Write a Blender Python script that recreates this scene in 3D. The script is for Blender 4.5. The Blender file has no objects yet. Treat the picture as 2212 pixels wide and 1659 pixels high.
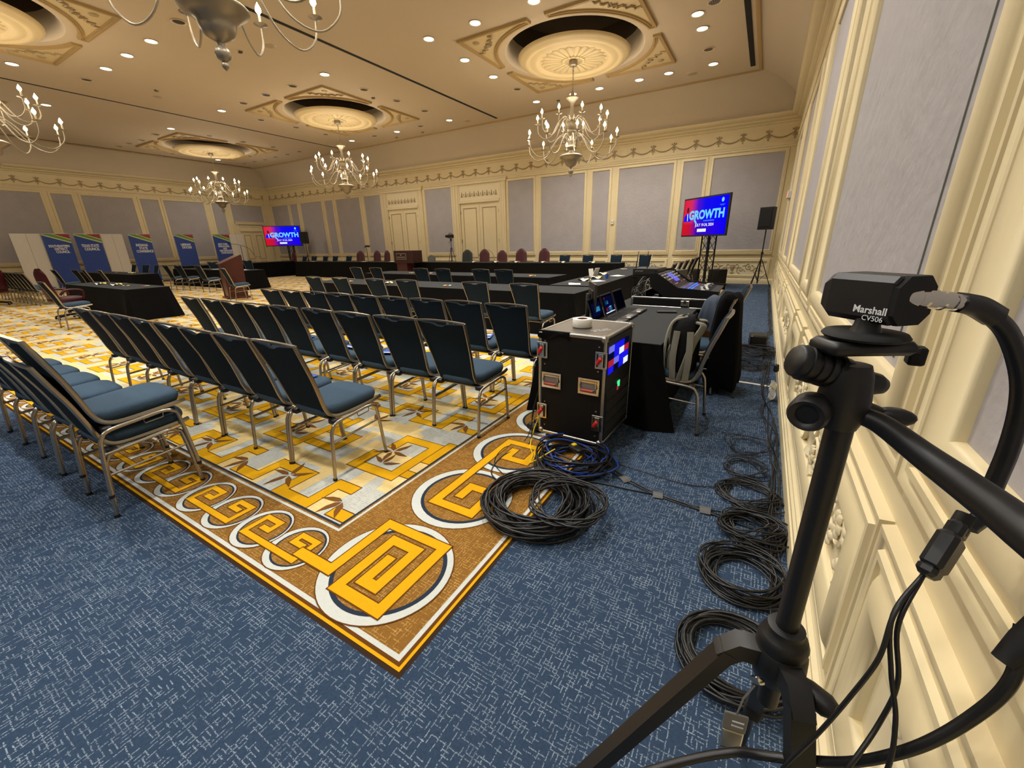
import bpy, math, random
from math import sin, cos, pi, radians as R, sqrt, exp, hypot
from mathutils import Vector, Matrix
SC = bpy.context.scene
COL = SC.collection
# ---------------------------------------------------------------- camera
cam_d = bpy.data.cameras.new('camera'); cam = bpy.data.objects.new('camera', cam_d); COL.objects.link(cam)
YAW, PIT, ROL, FPX = -0.5409, -0.33258, -0.02157, 879.5
_f = Vector((sin(YAW)*cos(PIT), cos(YAW)*cos(PIT), sin(PIT)))
_r = Vector((cos(YAW), -sin(YAW), 0)); _u = _r.cross(_f)
_r2 = cos(ROL)*_r + sin(ROL)*_u; _u2 = -sin(ROL)*_r + cos(ROL)*_u
M4 = Matrix((_r2, _u2, -_f)).transposed().to_4x4(); M4.translation = (0, 0, 1.55)
cam.matrix_world = M4
cam_d.sensor_fit = 'HORIZONTAL'; cam_d.sensor_width = 36; cam_d.lens = FPX/2212*36
cam_d.clip_start = 0.05; cam_d.clip_end = 200
SC.camera = cam
# ---------------------------------------------------------------- world, exposure
w = bpy.data.worlds.new('world'); SC.world = w; w.use_nodes = True
w.node_tree.nodes['Background'].inputs[0].default_value = (.5, .45, .38, 1)
w.node_tree.nodes['Background'].inputs[1].default_value = .05
SC.view_settings.view_transform = 'Standard'; SC.view_settings.look = 'None'
SC.view_settings.exposure = 0.0; SC.view_settings.gamma = 1; SC.view_settings.use_curve_mapping = False
try:
    SC.cycles.max_bounces = 7; SC.cycles.diffuse_bounces = 4; SC.cycles.glossy_bounces = 3
    SC.cycles.sample_clamp_indirect = 4; SC.cycles.caustics_reflective = False; SC.cycles.caustics_refractive = False
except Exception: pass
DOWN_W, CHAN_W, NEAR_W = 165, 150, 340     # watts: one downlight, one chandelier
WARM = (1.0, .88, .72); WHITE = (1.0, .97, .92)
# ---------------------------------------------------------------- colours and materials
def lin(c):
    return tuple((v/255/12.92 if v <= 10.3 else ((v/255+.055)/1.055)**2.4) for v in c) + (1,)
MATS = {}
def mat(name, rgb, rough=.6, metal=0, emit=0, bump=0, bscale=200, var=0, vscale=8, spec=.5, sheen=0, det=3):
    m = bpy.data.materials.new(name); m.use_nodes = True; nt = m.node_tree; b = nt.nodes['Principled BSDF']
    b.inputs['Base Color'].default_value = lin(rgb); b.inputs['Roughness'].default_value = rough
    b.inputs['Metallic'].default_value = metal; b.inputs['Specular IOR Level'].default_value = spec
    if sheen: b.inputs['Sheen Weight'].default_value = sheen
    if emit:
        b.inputs['Emission Color'].default_value = lin(rgb); b.inputs['Emission Strength'].default_value = emit
    tc = nt.nodes.new('ShaderNodeTexCoord')
    if var:
        n = nt.nodes.new('ShaderNodeTexNoise'); n.inputs['Scale'].default_value = vscale; n.inputs['Detail'].default_value = 4
        nt.links.new(tc.outputs['Object'], n.inputs['Vector'])
        mr = nt.nodes.new('ShaderNodeMapRange'); mr.inputs[3].default_value = 1-var; mr.inputs[4].default_value = 1+var
        nt.links.new(n.outputs[0], mr.inputs[0])
        mx = nt.nodes.new('ShaderNodeVectorMath'); mx.operation = 'SCALE'
        mx.inputs[0].default_value = lin(rgb)[:3]; nt.links.new(mr.outputs[0], mx.inputs['Scale'])
        nt.links.new(mx.outputs[0], b.inputs['Base Color'])
    if bump:
        n = nt.nodes.new('ShaderNodeTexNoise'); n.inputs['Scale'].default_value = bscale; n.inputs['Detail'].default_value = det
        nt.links.new(tc.outputs['Object'], n.inputs['Vector'])
        bp = nt.nodes.new('ShaderNodeBump'); bp.inputs['Strength'].default_value = bump; bp.inputs['Distance'].default_value = .01
        nt.links.new(n.outputs[0], bp.inputs['Height']); nt.links.new(bp.outputs[0], b.inputs['Normal'])
    MATS[name] = m; return m
mat('cream', (222, 206, 164), .45, var=.04, vscale=3)
mat('cream_light', (226, 212, 174), .5)
mat('gold_relief', (168, 148, 108), .5)
mat('ceiling', (198, 182, 156), .8, var=.03, vscale=.6)
mat('ceiling_cream', (206, 186, 142), .6)
mat('ceiling_frame', (170, 142, 92), .6)
mat('cove', (202, 188, 164), .8, var=.03, vscale=.8)
mat('wall_fabric', (168, 163, 163), .9, bump=1.0, bscale=11, var=.10, vscale=2.5, det=8)
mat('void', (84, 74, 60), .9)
mat('shaft', (120, 112, 96), .9)
mat('seat_fabric_lit', (62, 82, 100), .9, bump=.6, bscale=260, var=.22, vscale=110, spec=.2)  # same fabric as the backs, with the top light put into its colour
mat('back_fabric_shaded', (22, 36, 48), .9, bump=.5, bscale=350, var=.16, vscale=150, spec=.15)  # the seat fabric again, darker colour stands in for shade on the backs
mat('champagne', (170, 163, 150), .27, .9)
mat('black_plastic', (18, 18, 19), .46)
mat('black_rubber', (14, 14, 15), .6)
mat('black_matt', (12, 12, 12), .8)
mat('cable', (20, 20, 21), .38)
mat('cable_blue', (26, 62, 150), .35)
mat('cable_yellow', (235, 200, 30), .4)
mat('black_cloth', (10, 10, 11), .9, var=.12, vscale=2, spec=.12)
mat('black_cloth_lit', (44, 46, 47), .9, var=.05, vscale=2, spec=.3)  # top of the same black cloth, its reflected light put into the colour
mat('case_black', (10, 10, 10), .6, spec=.25)
mat('case_top', (74, 68, 60), .4)
mat('monitor_grey', (44, 41, 40), .4)
mat('aluminium', (170, 168, 162), .3, .95)
mat('chrome', (205, 200, 190), .16, 1)
mat('red', (196, 34, 34), .4)
mat('red_grip', (170, 62, 50), .5)
mat('white_paint', (232, 228, 216), .5)
mat('paper', (236, 232, 220), .8)
mat('paper_yellow', (228, 200, 112), .8)
mat('paper_green', (120, 170, 90), .8)
mat('paper_red', (206, 96, 70), .8)
mat('leaflet_blue', (40, 78, 170), .5)
mat('maroon', (70, 17, 26), .42, var=.1, vscale=6)
mat('dark_green', (26, 34, 32), .45)
mat('grey_chair', (110, 112, 102), .8)
mat('cherry', (74, 28, 18), .35, var=.15, vscale=5)
mat('podium_maroon', (58, 18, 20), .5)
mat('podium_wood', (46, 20, 20), .35)
mat('banner_blue', (30, 62, 138), .6, var=.1, vscale=4)
mat('banner_green', (96, 134, 58), .6)
mat('banner_light', (196, 206, 130), .6)
mat('banner_red', (140, 46, 52), .6)
mat('board_white', (206, 200, 188), .7, var=.03, vscale=3)
mat('text_white', (232, 232, 232), .6)
mat('pewter', (158, 147, 128), .4, .6)
mat('candle', (238, 226, 200), .5)
mat('bulb', (255, 226, 170), .5, emit=60)
mat('lamp_on', (255, 250, 235), .5, emit=9)
mat('lamp_off', (120, 108, 88), .2, .8)
mat('trim_white', (214, 200, 172), .5)
mat('backpack', (120, 118, 104), .8, bump=.3, bscale=120)
mat('backpack_dark', (14, 14, 15), .8, spec=.15)
mat('jacket', (5, 5, 6), .95, spec=.08)
mat('jacket_blue', (58, 68, 84), .9)
mat('plywood', (200, 150, 84), .6)
mat('tape_core', (120, 70, 46), .8)
mat('grey_tape', (84, 84, 84), .5)
mat('silver_tag', (128, 126, 120), .4, .3)
mat('slot_black', (8, 8, 8), .9)
for n in ('bulb', 'lamp_on'):
    MATS[n].cycles.emission_sampling = 'NONE'
def emis(name, rgb, s):
    m = bpy.data.materials.new(name); m.use_nodes = True; nt = m.node_tree
    for n in list(nt.nodes):
        if n.type == 'BSDF_PRINCIPLED': nt.nodes.remove(n)
    e = nt.nodes.new('ShaderNodeEmission'); e.inputs[0].default_value = lin(rgb); e.inputs[1].default_value = s
    nt.links.new(e.outputs[0], nt.nodes['Material Output'].inputs[0]); MATS[name] = m; return m
emis('screen_cyan', (110, 205, 250), 1.1); emis('screen_white', (225, 235, 255), 1.1); emis('screen_blue', (26, 24, 235), 1.0)
emis('screen_navy', (8, 16, 60), .6); emis('screen_lilac', (120, 120, 235), .9); emis('screen_red', (190, 40, 60), .8)
emis('screen_teal', (60, 160, 215), .8); emis('screen_dark', (6, 8, 22), .4); emis('led_blue', (70, 130, 255), 1.4)
emis('led_green', (70, 230, 140), 1.2); emis('exit_red', (255, 60, 60), 2.2); emis('screen_skin', (70, 40, 40), .8)
# TV picture: red and white glow at left fading into blue
def screen_mat():
    m = bpy.data.materials.new('screen_picture'); m.use_nodes = True; nt = m.node_tree
    nt.nodes.remove(nt.nodes['Principled BSDF']); L = nt.links.new
    e = nt.nodes.new('ShaderNodeEmission'); tc = nt.nodes.new('ShaderNodeTexCoord'); sp = nt.nodes.new('ShaderNodeSeparateXYZ')
    L(tc.outputs['Generated'], sp.inputs[0])
    def ramp(src, stops):
        r = nt.nodes.new('ShaderNodeValToRGB'); L(src, r.inputs[0]); el = r.color_ramp.elements
        el[0].position, el[0].color = stops[0][0], lin(stops[0][1]); el[1].position, el[1].color = stops[-1][0], lin(stops[-1][1])
        for p, c in stops[1:-1]:
            q = el.new(p); q.color = lin(c)
        return r.outputs[0]
    a = ramp(sp.outputs[0], [(0, (225, 30, 50)), (.18, (215, 45, 90)), (.34, (80, 20, 200)), (.5, (20, 14, 235)), (1, (8, 4, 250))])
    n = nt.nodes.new('ShaderNodeTexNoise'); n.inputs['Scale'].default_value = 3; L(tc.outputs['Generated'], n.inputs[0])
    b = ramp(sp.outputs[0], [(0, (215, 20, 28)), (.2, (190, 20, 60)), (.36, (60, 10, 180)), (1, (6, 2, 245))])
    c = ramp(sp.outputs[2], [(.3, (255, 255, 255)), (.38, (0, 0, 0))])
    mx = nt.nodes.new('ShaderNodeMix'); mx.data_type = 'RGBA'; L(c, mx.inputs[0]); L(a, mx.inputs[6]); L(b, mx.inputs[7])
    g = nt.nodes.new('ShaderNodeVectorMath'); g.operation = 'DISTANCE'; L(tc.outputs['Generated'], g.inputs[0]); g.inputs[1].default_value = (.12, .5, .72)
    gg = ramp(g.outputs['Value'], [(0, (255, 255, 255)), (.09, (230, 230, 230)), (.24, (0, 0, 0))])
    m2 = nt.nodes.new('ShaderNodeMix'); m2.data_type = 'RGBA'; L(gg, m2.inputs[0]); L(mx.outputs[2], m2.inputs[6]); m2.inputs[7].default_value = lin((240, 190, 225))
    L(m2.outputs[2], e.inputs[0]); e.inputs[1].default_value = 1.0
    L(e.outputs[0], nt.nodes['Material Output'].inputs[0]); MATS['screen_picture'] = m
screen_mat()
# carpet grounds: short woven dashes along both room axes
def dash_mat(name, base, dash, p=.03, ln=.07, dens=.35, base2=None, amt=.8, wid=.22, scale2=1.):
    m = bpy.data.materials.new(name); m.use_nodes = True; nt = m.node_tree; b = nt.nodes['Principled BSDF']; L = nt.links.new
    b.inputs['Roughness'].default_value = .95; b.inputs['Specular IOR Level'].default_value = .1
    tc = nt.nodes.new('ShaderNodeTexCoord'); sp = nt.nodes.new('ShaderNodeSeparateXYZ')
    nz = nt.nodes.new('ShaderNodeTexNoise'); nz.inputs['Scale'].default_value = 30; L(tc.outputs['Object'], nz.inputs[0])
    ad = nt.nodes.new('ShaderNodeVectorMath'); ad.operation = 'MULTIPLY_ADD'; L(nz.outputs[1], ad.inputs[0]); ad.inputs[1].default_value = (.007,)*3; L(tc.outputs['Object'], ad.inputs[2])
    L(ad.outputs[0], sp.inputs[0])
    def M(op, a, b_=None, c=None):
        n = nt.nodes.new('ShaderNodeMath'); n.operation = op
        for i, v in enumerate((a, b_, c)):
            if v is None: continue
            if isinstance(v, (int, float)): n.inputs[i].default_value = v
            else: L(v, n.inputs[i])
        return n.outputs[0]
    def dashes(u, v, seed):
        row = M('MULTIPLY', v, 1/p); ri = M('FLOOR', row); fr = M('FRACT', row)
        wn = nt.nodes.new('ShaderNodeTexWhiteNoise'); wn.noise_dimensions = '1D'; L(M('ADD', ri, seed), wn.inputs['W'])
        col = M('ADD', M('MULTIPLY', u, 1/ln), wn.outputs[0]); ci = M('FLOOR', col); cf = M('FRACT', col)
        w2 = nt.nodes.new('ShaderNodeTexWhiteNoise'); w2.noise_dimensions = '2D'
        cb = nt.nodes.new('ShaderNodeCombineXYZ'); L(ci, cb.inputs[0]); L(M('ADD', ri, seed*3), cb.inputs[1]); L(cb.outputs[0], w2.inputs['Vector'])
        on = M('LESS_THAN', w2.outputs[0], dens)
        thin = M('LESS_THAN', M('ABSOLUTE', M('SUBTRACT', fr, .5)), wid/2+.0)
        lens = M('LESS_THAN', M('ABSOLUTE', M('SUBTRACT', cf, .5)), .42)
        return M('MULTIPLY', M('MULTIPLY', on, thin), lens)
    x, y = sp.outputs[0], sp.outputs[1]
    k = M('MAXIMUM', dashes(x, y, 3.), dashes(y, x, 17.))
    n2 = nt.nodes.new('ShaderNodeTexNoise'); n2.inputs['Scale'].default_value = 220; L(tc.outputs['Object'], n2.inputs[0])
    nb = nt.nodes.new('ShaderNodeTexNoise'); nb.inputs['Scale'].default_value = 6; L(tc.outputs['Object'], nb.inputs[0])
    gr = nt.nodes.new('ShaderNodeMath'); gr.operation = 'MULTIPLY_ADD'; gr.use_clamp = True; L(n2.outputs[0], gr.inputs[0]); gr.inputs[1].default_value = 5.; gr.inputs[2].default_value = -1.9
    k = M('MULTIPLY', M('MULTIPLY', k, amt), M('MULTIPLY', gr.outputs[0], M('MULTIPLY_ADD', nb.outputs[0], 1.3, .15)))
    n3 = nt.nodes.new('ShaderNodeTexNoise'); n3.inputs['Scale'].default_value = 90; n3.inputs['Detail'].default_value = 4; L(tc.outputs['Object'], n3.inputs[0])
    m1 = nt.nodes.new('ShaderNodeMix'); m1.data_type = 'RGBA'; L(n3.outputs[0], m1.inputs[0])
    m1.inputs[6].default_value = lin(base); m1.inputs[7].default_value = lin(base2 or base)
    m2 = nt.nodes.new('ShaderNodeMix'); m2.data_type = 'RGBA'; m2.clamp_factor = True; L(k, m2.inputs[0]); L(m1.outputs[2], m2.inputs[6]); m2.inputs[7].default_value = lin(dash)
    L(m2.outputs[2], b.inputs['Base Color'])
    bp = nt.nodes.new('ShaderNodeBump'); bp.inputs['Strength'].default_value = .5; bp.inputs['Distance'].default_value = .004
    L(n2.outputs[0], bp.inputs['Height']); L(bp.outputs[0], b.inputs['Normal'])
    MATS[name] = m; return m
dash_mat('carpet_blue', (38, 54, 76), (150, 164, 178), p=.0145, ln=.034, dens=.50, base2=(58, 76, 100), wid=.26, amt=.95)
dash_mat('carpet_brown', (118, 82, 34), (214, 174, 102), p=.0145, ln=.04, dens=.50, base2=(150, 108, 50), wid=.24, amt=.85)
dash_mat('carpet_field', (186, 192, 192), (76, 88, 108), p=.016, ln=.04, dens=.46, base2=(214, 210, 190), wid=.16, amt=.9)
dash_mat('carpet_band', (232, 204, 138), (244, 226, 178), p=.024, ln=.09, dens=.4, base2=(238, 208, 140), wid=.3, amt=.8)
for n, c in (('carpet_yellow', (228, 170, 22)), ('carpet_white', (208, 212, 206)), ('carpet_navy', (44, 54, 70)), ('carpet_leaf', (128, 84, 40)), ('carpet_dark', (104, 62, 22)), ('carpet_edge', (58, 42, 32))):
    mat(n, c, .95, bump=.5, bscale=220, var=.08, vscale=90, spec=.1)
# ---------------------------------------------------------------- mesh helper
def catmull(P, n=6, closed=False):
    P = [Vector(p) for p in P]; out = []; N = len(P)
    for i in range(N if closed else N-1):
        p0 = P[(i-1) % N] if closed or i > 0 else P[0]*2-P[1]
        p1 = P[i]; p2 = P[(i+1) % N]
        p3 = P[(i+2) % N] if closed or i+2 < N else P[-1]*2-P[-2]
        for k in range(n):
            t = k/n
            out.append(.5*((2*p1)+(p2-p0)*t+(2*p0-5*p1+4*p2-p3)*t*t+(3*p1-p0-3*p2+p3)*t**3))
    if not closed: out.append(P[-1])
    return out
class MB:
    def __init__(s): s.v = []; s.f = []; s.m = []; s.mi = {}; s.names = []; s.sm = []
    def mid(s, name):
        if name not in s.mi: s.mi[name] = len(s.names); s.names.append(name)
        return s.mi[name]
    def add(s, vs, fs, m, smooth=False, M=None):
        o = len(s.v); k = s.mid(m)
        s.v += [tuple(M @ Vector(v)) if M is not None else tuple(v) for v in vs]
        for f in fs: s.f.append(tuple(o+i for i in f)); s.m.append(k); s.sm.append(smooth)
        return s
    def box(s, c, d, m, b=0, M=None):
        x, y, z = (q/2 for q in d); cx, cy, cz = c
        if b <= 0:
            vs = [(cx+i*x, cy+j*y, cz+k*z) for i in (-1, 1) for j in (-1, 1) for k in (-1, 1)]
            return s.add(vs, [(0, 1, 3, 2), (4, 6, 7, 5), (0, 4, 5, 1), (2, 3, 7, 6), (0, 2, 6, 4), (1, 5, 7, 3)], m, False, M)
        b = min(b, x*.98, y*.98, z*.98)
        def ring(e, zz): return [(cx+sx*(x-(b if q else 0)-e), cy+sy*(y-(0 if q else b)-e), zz) for sx, sy, q in ((-1, -1, 1), (1, -1, 1), (1, -1, 0), (1, 1, 0), (1, 1, 1), (-1, 1, 1), (-1, 1, 0), (-1, -1, 0))]
        return s.loft([ring(b*.7, cz-z), ring(0, cz-z+b), ring(0, cz+z-b), ring(b*.7, cz+z)], m, cap=True, M=M)
    def loft(s, loops, m, cap=True, smooth=False, closed=True, M=None):
        n = len(loops[0]); vs = [p for l in loops for p in l]; fs = []
        for i in range(len(loops)-1):
            for j in range(n if closed else n-1):
                k = (j+1) % n; fs.append((i*n+j, i*n+k, (i+1)*n+k, (i+1)*n+j))
        if cap: fs.append(tuple(range(n-1, -1, -1))); fs.append(tuple((len(loops)-1)*n+j for j in range(n)))
        return s.add(vs, fs, m, smooth, M)
    def tube(s, path, r, m, seg=8, closed=False, cap=True, ry=None, smooth=True, M=None, up=(0, 0, 1)):
        P = [Vector(p) for p in path]; N = len(P); vs = []; U = None
        for i, p in enumerate(P):
            a = P[(i-1) % N] if closed or i > 0 else p; b = P[(i+1) % N] if closed or i < N-1 else p
            t = (b-a); t = t.normalized() if t.length > 1e-9 else Vector((0, 0, 1))
            if U is None:
                U = Vector(up); 
                if abs(U.dot(t)) > .95: U = Vector((0, 1, 0)) if abs(t.y) < .9 else Vector((1, 0, 0))
            U = U - t*U.dot(t); U = U.normalized() if U.length > 1e-6 else Vector((1, 0, 0)); W = t.cross(U)
            rr = r[i] if isinstance(r, (list, tuple)) else r; r2 = ry if ry is not None else rr
            for k in range(seg):
                an = 2*pi*(k+.5)/seg; vs.append(p + U*cos(an)*r2 + W*sin(an)*rr)
        fs = []
        for i in range(N if closed else N-1):
            j = (i+1) % N
            for k in range(seg):
                l = (k+1) % seg; fs.append((i*seg+k, i*seg+l, j*seg+l, j*seg+k))
        if cap and not closed: fs.append(tuple(range(seg-1, -1, -1))); fs.append(tuple((N-1)*seg+k for k in range(seg)))
        return s.add(vs, fs, m, smooth, M)
    def lathe(s, prof, m, seg=24, c=(0, 0, 0), smooth=True, M=None, cap=True):
        loops = [[(c[0]+r*cos(2*pi*k/seg), c[1]+r*sin(2*pi*k/seg), c[2]+z) for k in range(seg)] for r, z in prof]
        return s.loft(loops, m, cap=cap, smooth=smooth, M=M)
    def prism(s, poly, z0, z1, m, M=None):
        return s.loft([[(x, y, z0) for x, y in poly], [(x, y, z1) for x, y in poly]], m, M=M)
    def ball(s, c, r, m, seg=10, sc=(1, 1, 1), M=None):
        loops = []
        for i in range(1, seg//2+1):
            a = pi*i/(seg//2+1); loops.append([(c[0]+sc[0]*r*sin(a)*cos(2*pi*k/seg), c[1]+sc[1]*r*sin(a)*sin(2*pi*k/seg), c[2]-sc[2]*r*cos(a)) for k in range(seg)])
        return s.loft(loops, m, smooth=True, M=M)
    def grid(s, fn, nu, nv, m, smooth=True, M=None):
        vs = [fn(i/nu, j/nv) for i in range(nu+1) for j in range(nv+1)]
        fs = [(i*(nv+1)+j, (i+1)*(nv+1)+j, (i+1)*(nv+1)+j+1, i*(nv+1)+j+1) for i in range(nu) for j in range(nv)]
        return s.add(vs, fs, m, smooth, M)
    def quad(s, pts, m, M=None): return s.add(pts, [tuple(range(len(pts)))], m, False, M)
    def build(s, name, parent=None, loc=None, rot=None, label=None, cat=None, group=None, kind=None):
        me = bpy.data.meshes.new(name); me.from_pydata(s.v, [], s.f)
        for n in s.names: me.materials.append(MATS[n])
        me.polygons.foreach_set('material_index', s.m); me.polygons.foreach_set('use_smooth', s.sm); me.update()
        if any(s.sm): me.set_sharp_from_angle(angle=R(62))
        o = bpy.data.objects.new(name, me); COL.objects.link(o)
        if parent: o.parent = parent
        if loc: o.location = loc
        if rot is not None: o.rotation_euler = (0, 0, rot) if isinstance(rot, (int, float)) else rot
        return tag(o, label, cat, group, kind)
def tag(o, label=None, cat=None, group=None, kind=None):
    for k, v in (('label', label), ('category', cat), ('group', group), ('kind', kind)):
        if v: o[k] = v
    return o
def empty(name, loc=(0, 0, 0), rot=0, label=None, cat=None, group=None):
    o = bpy.data.objects.new(name, None); COL.objects.link(o); o.location = loc; o.rotation_euler = (0, 0, rot); o.empty_display_size = .1
    return tag(o, label, cat, group)
def dup(src, loc, rot=None, label=None, group=None):
    r = src.copy(); COL.objects.link(r); r.location = loc
    if rot is not None: r.rotation_euler = (0, 0, rot)
    if label: r['label'] = label
    if group: r['group'] = group
    for ch in list(src.children):
        c = ch.copy(); COL.objects.link(c); c.parent = r
        for g in list(ch.children):
            d = g.copy(); COL.objects.link(d); d.parent = c
    return r
def text(name, body, size, m, parent, loc, rot, depth=.0005, bold=0, align='CENTER', sx=1.0):
    c = bpy.data.curves.new(name, 'FONT'); c.body = body; c.size = size; c.extrude = depth; c.offset = bold; c.align_x = align; c.align_y = 'CENTER'; c.resolution_u = 4
    t = bpy.data.objects.new(name, c); me = bpy.data.meshes.new_from_object(t); bpy.data.objects.remove(t); bpy.data.curves.remove(c)
    me.materials.clear(); me.materials.append(MATS[m]); me.name = name
    o = bpy.data.objects.new(name, me); COL.objects.link(o); o.parent = parent; o.location = loc; o.rotation_euler = rot; o.scale = (sx, 1, 1)
    return o
def ordw(i): return ['first', 'second', 'third', 'fourth', 'fifth', 'sixth', 'seventh', 'eighth', 'ninth', 'tenth', 'eleventh', 'twelfth', 'thirteenth', 'fourteenth', 'fifteenth', 'sixteenth', 'seventeenth', 'eighteenth', 'nineteenth', 'twentieth'][i]
def lamp(name, kind, loc, energy, color, parent=None, size=.1, rot=None, spot=None, blend=.5):
    l = bpy.data.lights.new(name, kind); l.energy = energy; l.color = color
    if kind == 'SPOT': l.spot_size = spot; l.spot_blend = blend
    if kind in ('POINT', 'SPOT'): l.shadow_soft_size = size
    o = bpy.data.objects.new(name, l); COL.objects.link(o); o.location = loc
    if rot: o.rotation_euler = rot
    if parent: o.parent = parent
    return o
random.seed(5)
XR, XL, YF, YB, ZC = .40, -29.0, 17.3, -9.0, 6.15
# ================================================================ SETTING
# ---------------------------------------------------------------- floor and woven carpet pattern
fl = MB()
fl.quad([(XL, YB, 0), (XR, YB, 0), (XR, YF, 0), (XL, YF, 0)], 'carpet_blue')
def rect(x0, x1, y0, y1, z, m): fl.quad([(x0, y0, z), (x1, y0, z), (x1, y1, z), (x0, y1, z)], m)
RX0, RX1, RY0, RY1 = -27.9, -.97, .725, 16.2
e0 = .0005
def ringrect(off, z, m, side=1): rect(RX0+off, RX1-off, RY0+off, RY1-off, z, m)
rect(RX0-.02, RX1+.02, RY0-.02, RY1+.02, e0, 'carpet_edge')
ringrect(0, e0*2, 'carpet_yellow'); ringrect(.014, e0*2.6, 'carpet_dark'); ringrect(.03, e0*3.2, 'carpet_white'); ringrect(.052, e0*3.8, 'carpet_brown')
FX0, FX1, FY0, FY1 = -27.0, -1.92, 1.19, 15.7
rect(FX0-.045, FX1+.045, FY0-.045, FY1+.045, e0*4.4, 'carpet_white'); rect(FX0-.028, FX1+.028, FY0-.028, FY1+.028, e0*5, 'carpet_brown')
rect(FX0-.016, FX1+.016, FY0-.016, FY1+.016, e0*5.6, 'carpet_navy'); rect(FX0, FX1, FY0, FY1, e0*6.2, 'carpet_field')
def clip_poly(P, c):
    for ax, lim, sg in ((0, c[0], 1), (0, c[1], -1), (1, c[2], 1), (1, c[3], -1)):
        out = []
        for k in range(len(P)):
            a, d = P[k-1], P[k]; ia, id_ = sg*(a[ax]-lim) >= 0, sg*(d[ax]-lim) >= 0
            if ia != id_: t = (lim-a[ax])/(d[ax]-a[ax]); out.append((a[0]+(d[0]-a[0])*t, a[1]+(d[1]-a[1])*t))
            if id_: out.append(d)
        P = out
        if len(P) < 3: return []
    return P
def strip(path, wd, z, m, clip=None):
    h = wd/2; P = [Vector(p) for p in path]; n = len(P); Lf, Rt = [], []
    d0 = (P[1]-P[0]).normalized(); d1 = (P[-1]-P[-2]).normalized(); P[0] = P[0]-d0*h; P[-1] = P[-1]+d1*h
    for k in range(n):
        a = (P[k]-P[k-1]).normalized() if k else d0; c = (P[k+1]-P[k]).normalized() if k < n-1 else d1
        na, nc = Vector((-a.y, a.x)), Vector((-c.y, c.x)); o = (na+nc); o = o/max(.2, o.dot(o))*2*h if o.length > 1e-6 else na*h
        Lf.append(P[k]+o); Rt.append(P[k]-o)
    for k in range(n-1):
        q = [tuple(v) for v in (Lf[k], Rt[k], Rt[k+1], Lf[k+1])]
        if clip: q = clip_poly(q, clip)
        if len(q) >= 3: fl.add([(x, y, z) for x, y in q], [tuple(range(len(q)))], m)
def ribbon(path, wd, z, m, clip=None, outline=None):
    if outline: strip(path, wd+outline[0], z-e0*.5, outline[1], clip)
    strip(path, wd, z, m, clip)
def disc(cx, cy, r, z, m, n=40): fl.add([(cx+r*cos(2*pi*k/n), cy+r*sin(2*pi*k/n), z) for k in range(n)], [tuple(range(n))], m)
def circ(cx, cy, r, z, n=40):
    disc(cx, cy, r+.006, z, 'carpet_dark', n); disc(cx, cy, r, z+e0*.5, 'carpet_white', n); disc(cx+.012, cy+.006, r*.865, z+e0, 'carpet_navy', n); disc(cx+.012, cy+.006, r*.80, z+e0*1.5, 'carpet_brown', n)
Z1 = e0*6
n = 0
for i in range(40):                       # chain of small circles along the near edge
    x = -1.965-.328*i
    circ(x, .945, .165, Z1+(i % 2)*e0*2.2, 32)
for i in range(0, 40, 2):                 # key scrolls linking each pair
    x = -1.965-.328*i
    ribbon([(x+.02, .965), (x-.055, .965), (x-.055, 1.02), (x+.075, 1.02), (x+.075, .875), (x-.40, .875), (x-.40, 1.02), (x-.27, 1.02), (x-.27, .95), (x-.33, .95)], .034, Z1+e0*6, 'carpet_yellow', outline=(.012, 'carpet_dark'))
for i in range(20):                       # larger circles along the aisle edge
    y = 1.775+.675*i
    circ(-1.46, y, .325, Z1+(i % 2)*e0*2.2)
for i in range(0, 20, 2):
    y = 1.775+.675*i
    ribbon([(-1.47, y), (-1.47, y+.11), (-1.30, y+.11), (-1.30, y-.13), (-1.58, y-.13), (-1.58, y+.80), (-1.30, y+.80), (-1.30, y+.56), (-1.47, y+.56), (-1.47, y+.68)], .062, Z1+e0*6, 'carpet_yellow', outline=(.016, 'carpet_dark'))
circ(-1.415, 1.085, .335, Z1+e0*3, 56)
ribbon([(-1.90, .93), (-1.66, .93), (-1.66, 1.335), (-1.25, 1.335), (-1.25, .875), (-1.535, .875), (-1.535, 1.245), (-1.365, 1.245), (-1.365, .965), (-1.45, .965), (-1.45, 1.12)], .058, Z1+e0*8, 'carpet_yellow', outline=(.014, 'carpet_dark'))
clipf = (FX0, FX1, FY0, FY1)
def leaf(cx, cy, a, ln, wd, z):
    if not (FX0+.1 < cx < FX1-.06 and FY0+.04 < cy < FY1-.1): return
    ln *= 1.15; P = [(.012, 0), (ln*.3, wd*.42), (ln*.6, wd*.5), (ln, wd*.55), (ln*.62, -wd*.10), (ln*.3, -wd*.28)]
    fl.add([(cx+p*cos(a)-q*sin(a), cy+p*sin(a)+q*cos(a), z) for p, q in P], [tuple(range(6))], 'carpet_leaf')
TX, TY = 1.11, 1.32
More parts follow.
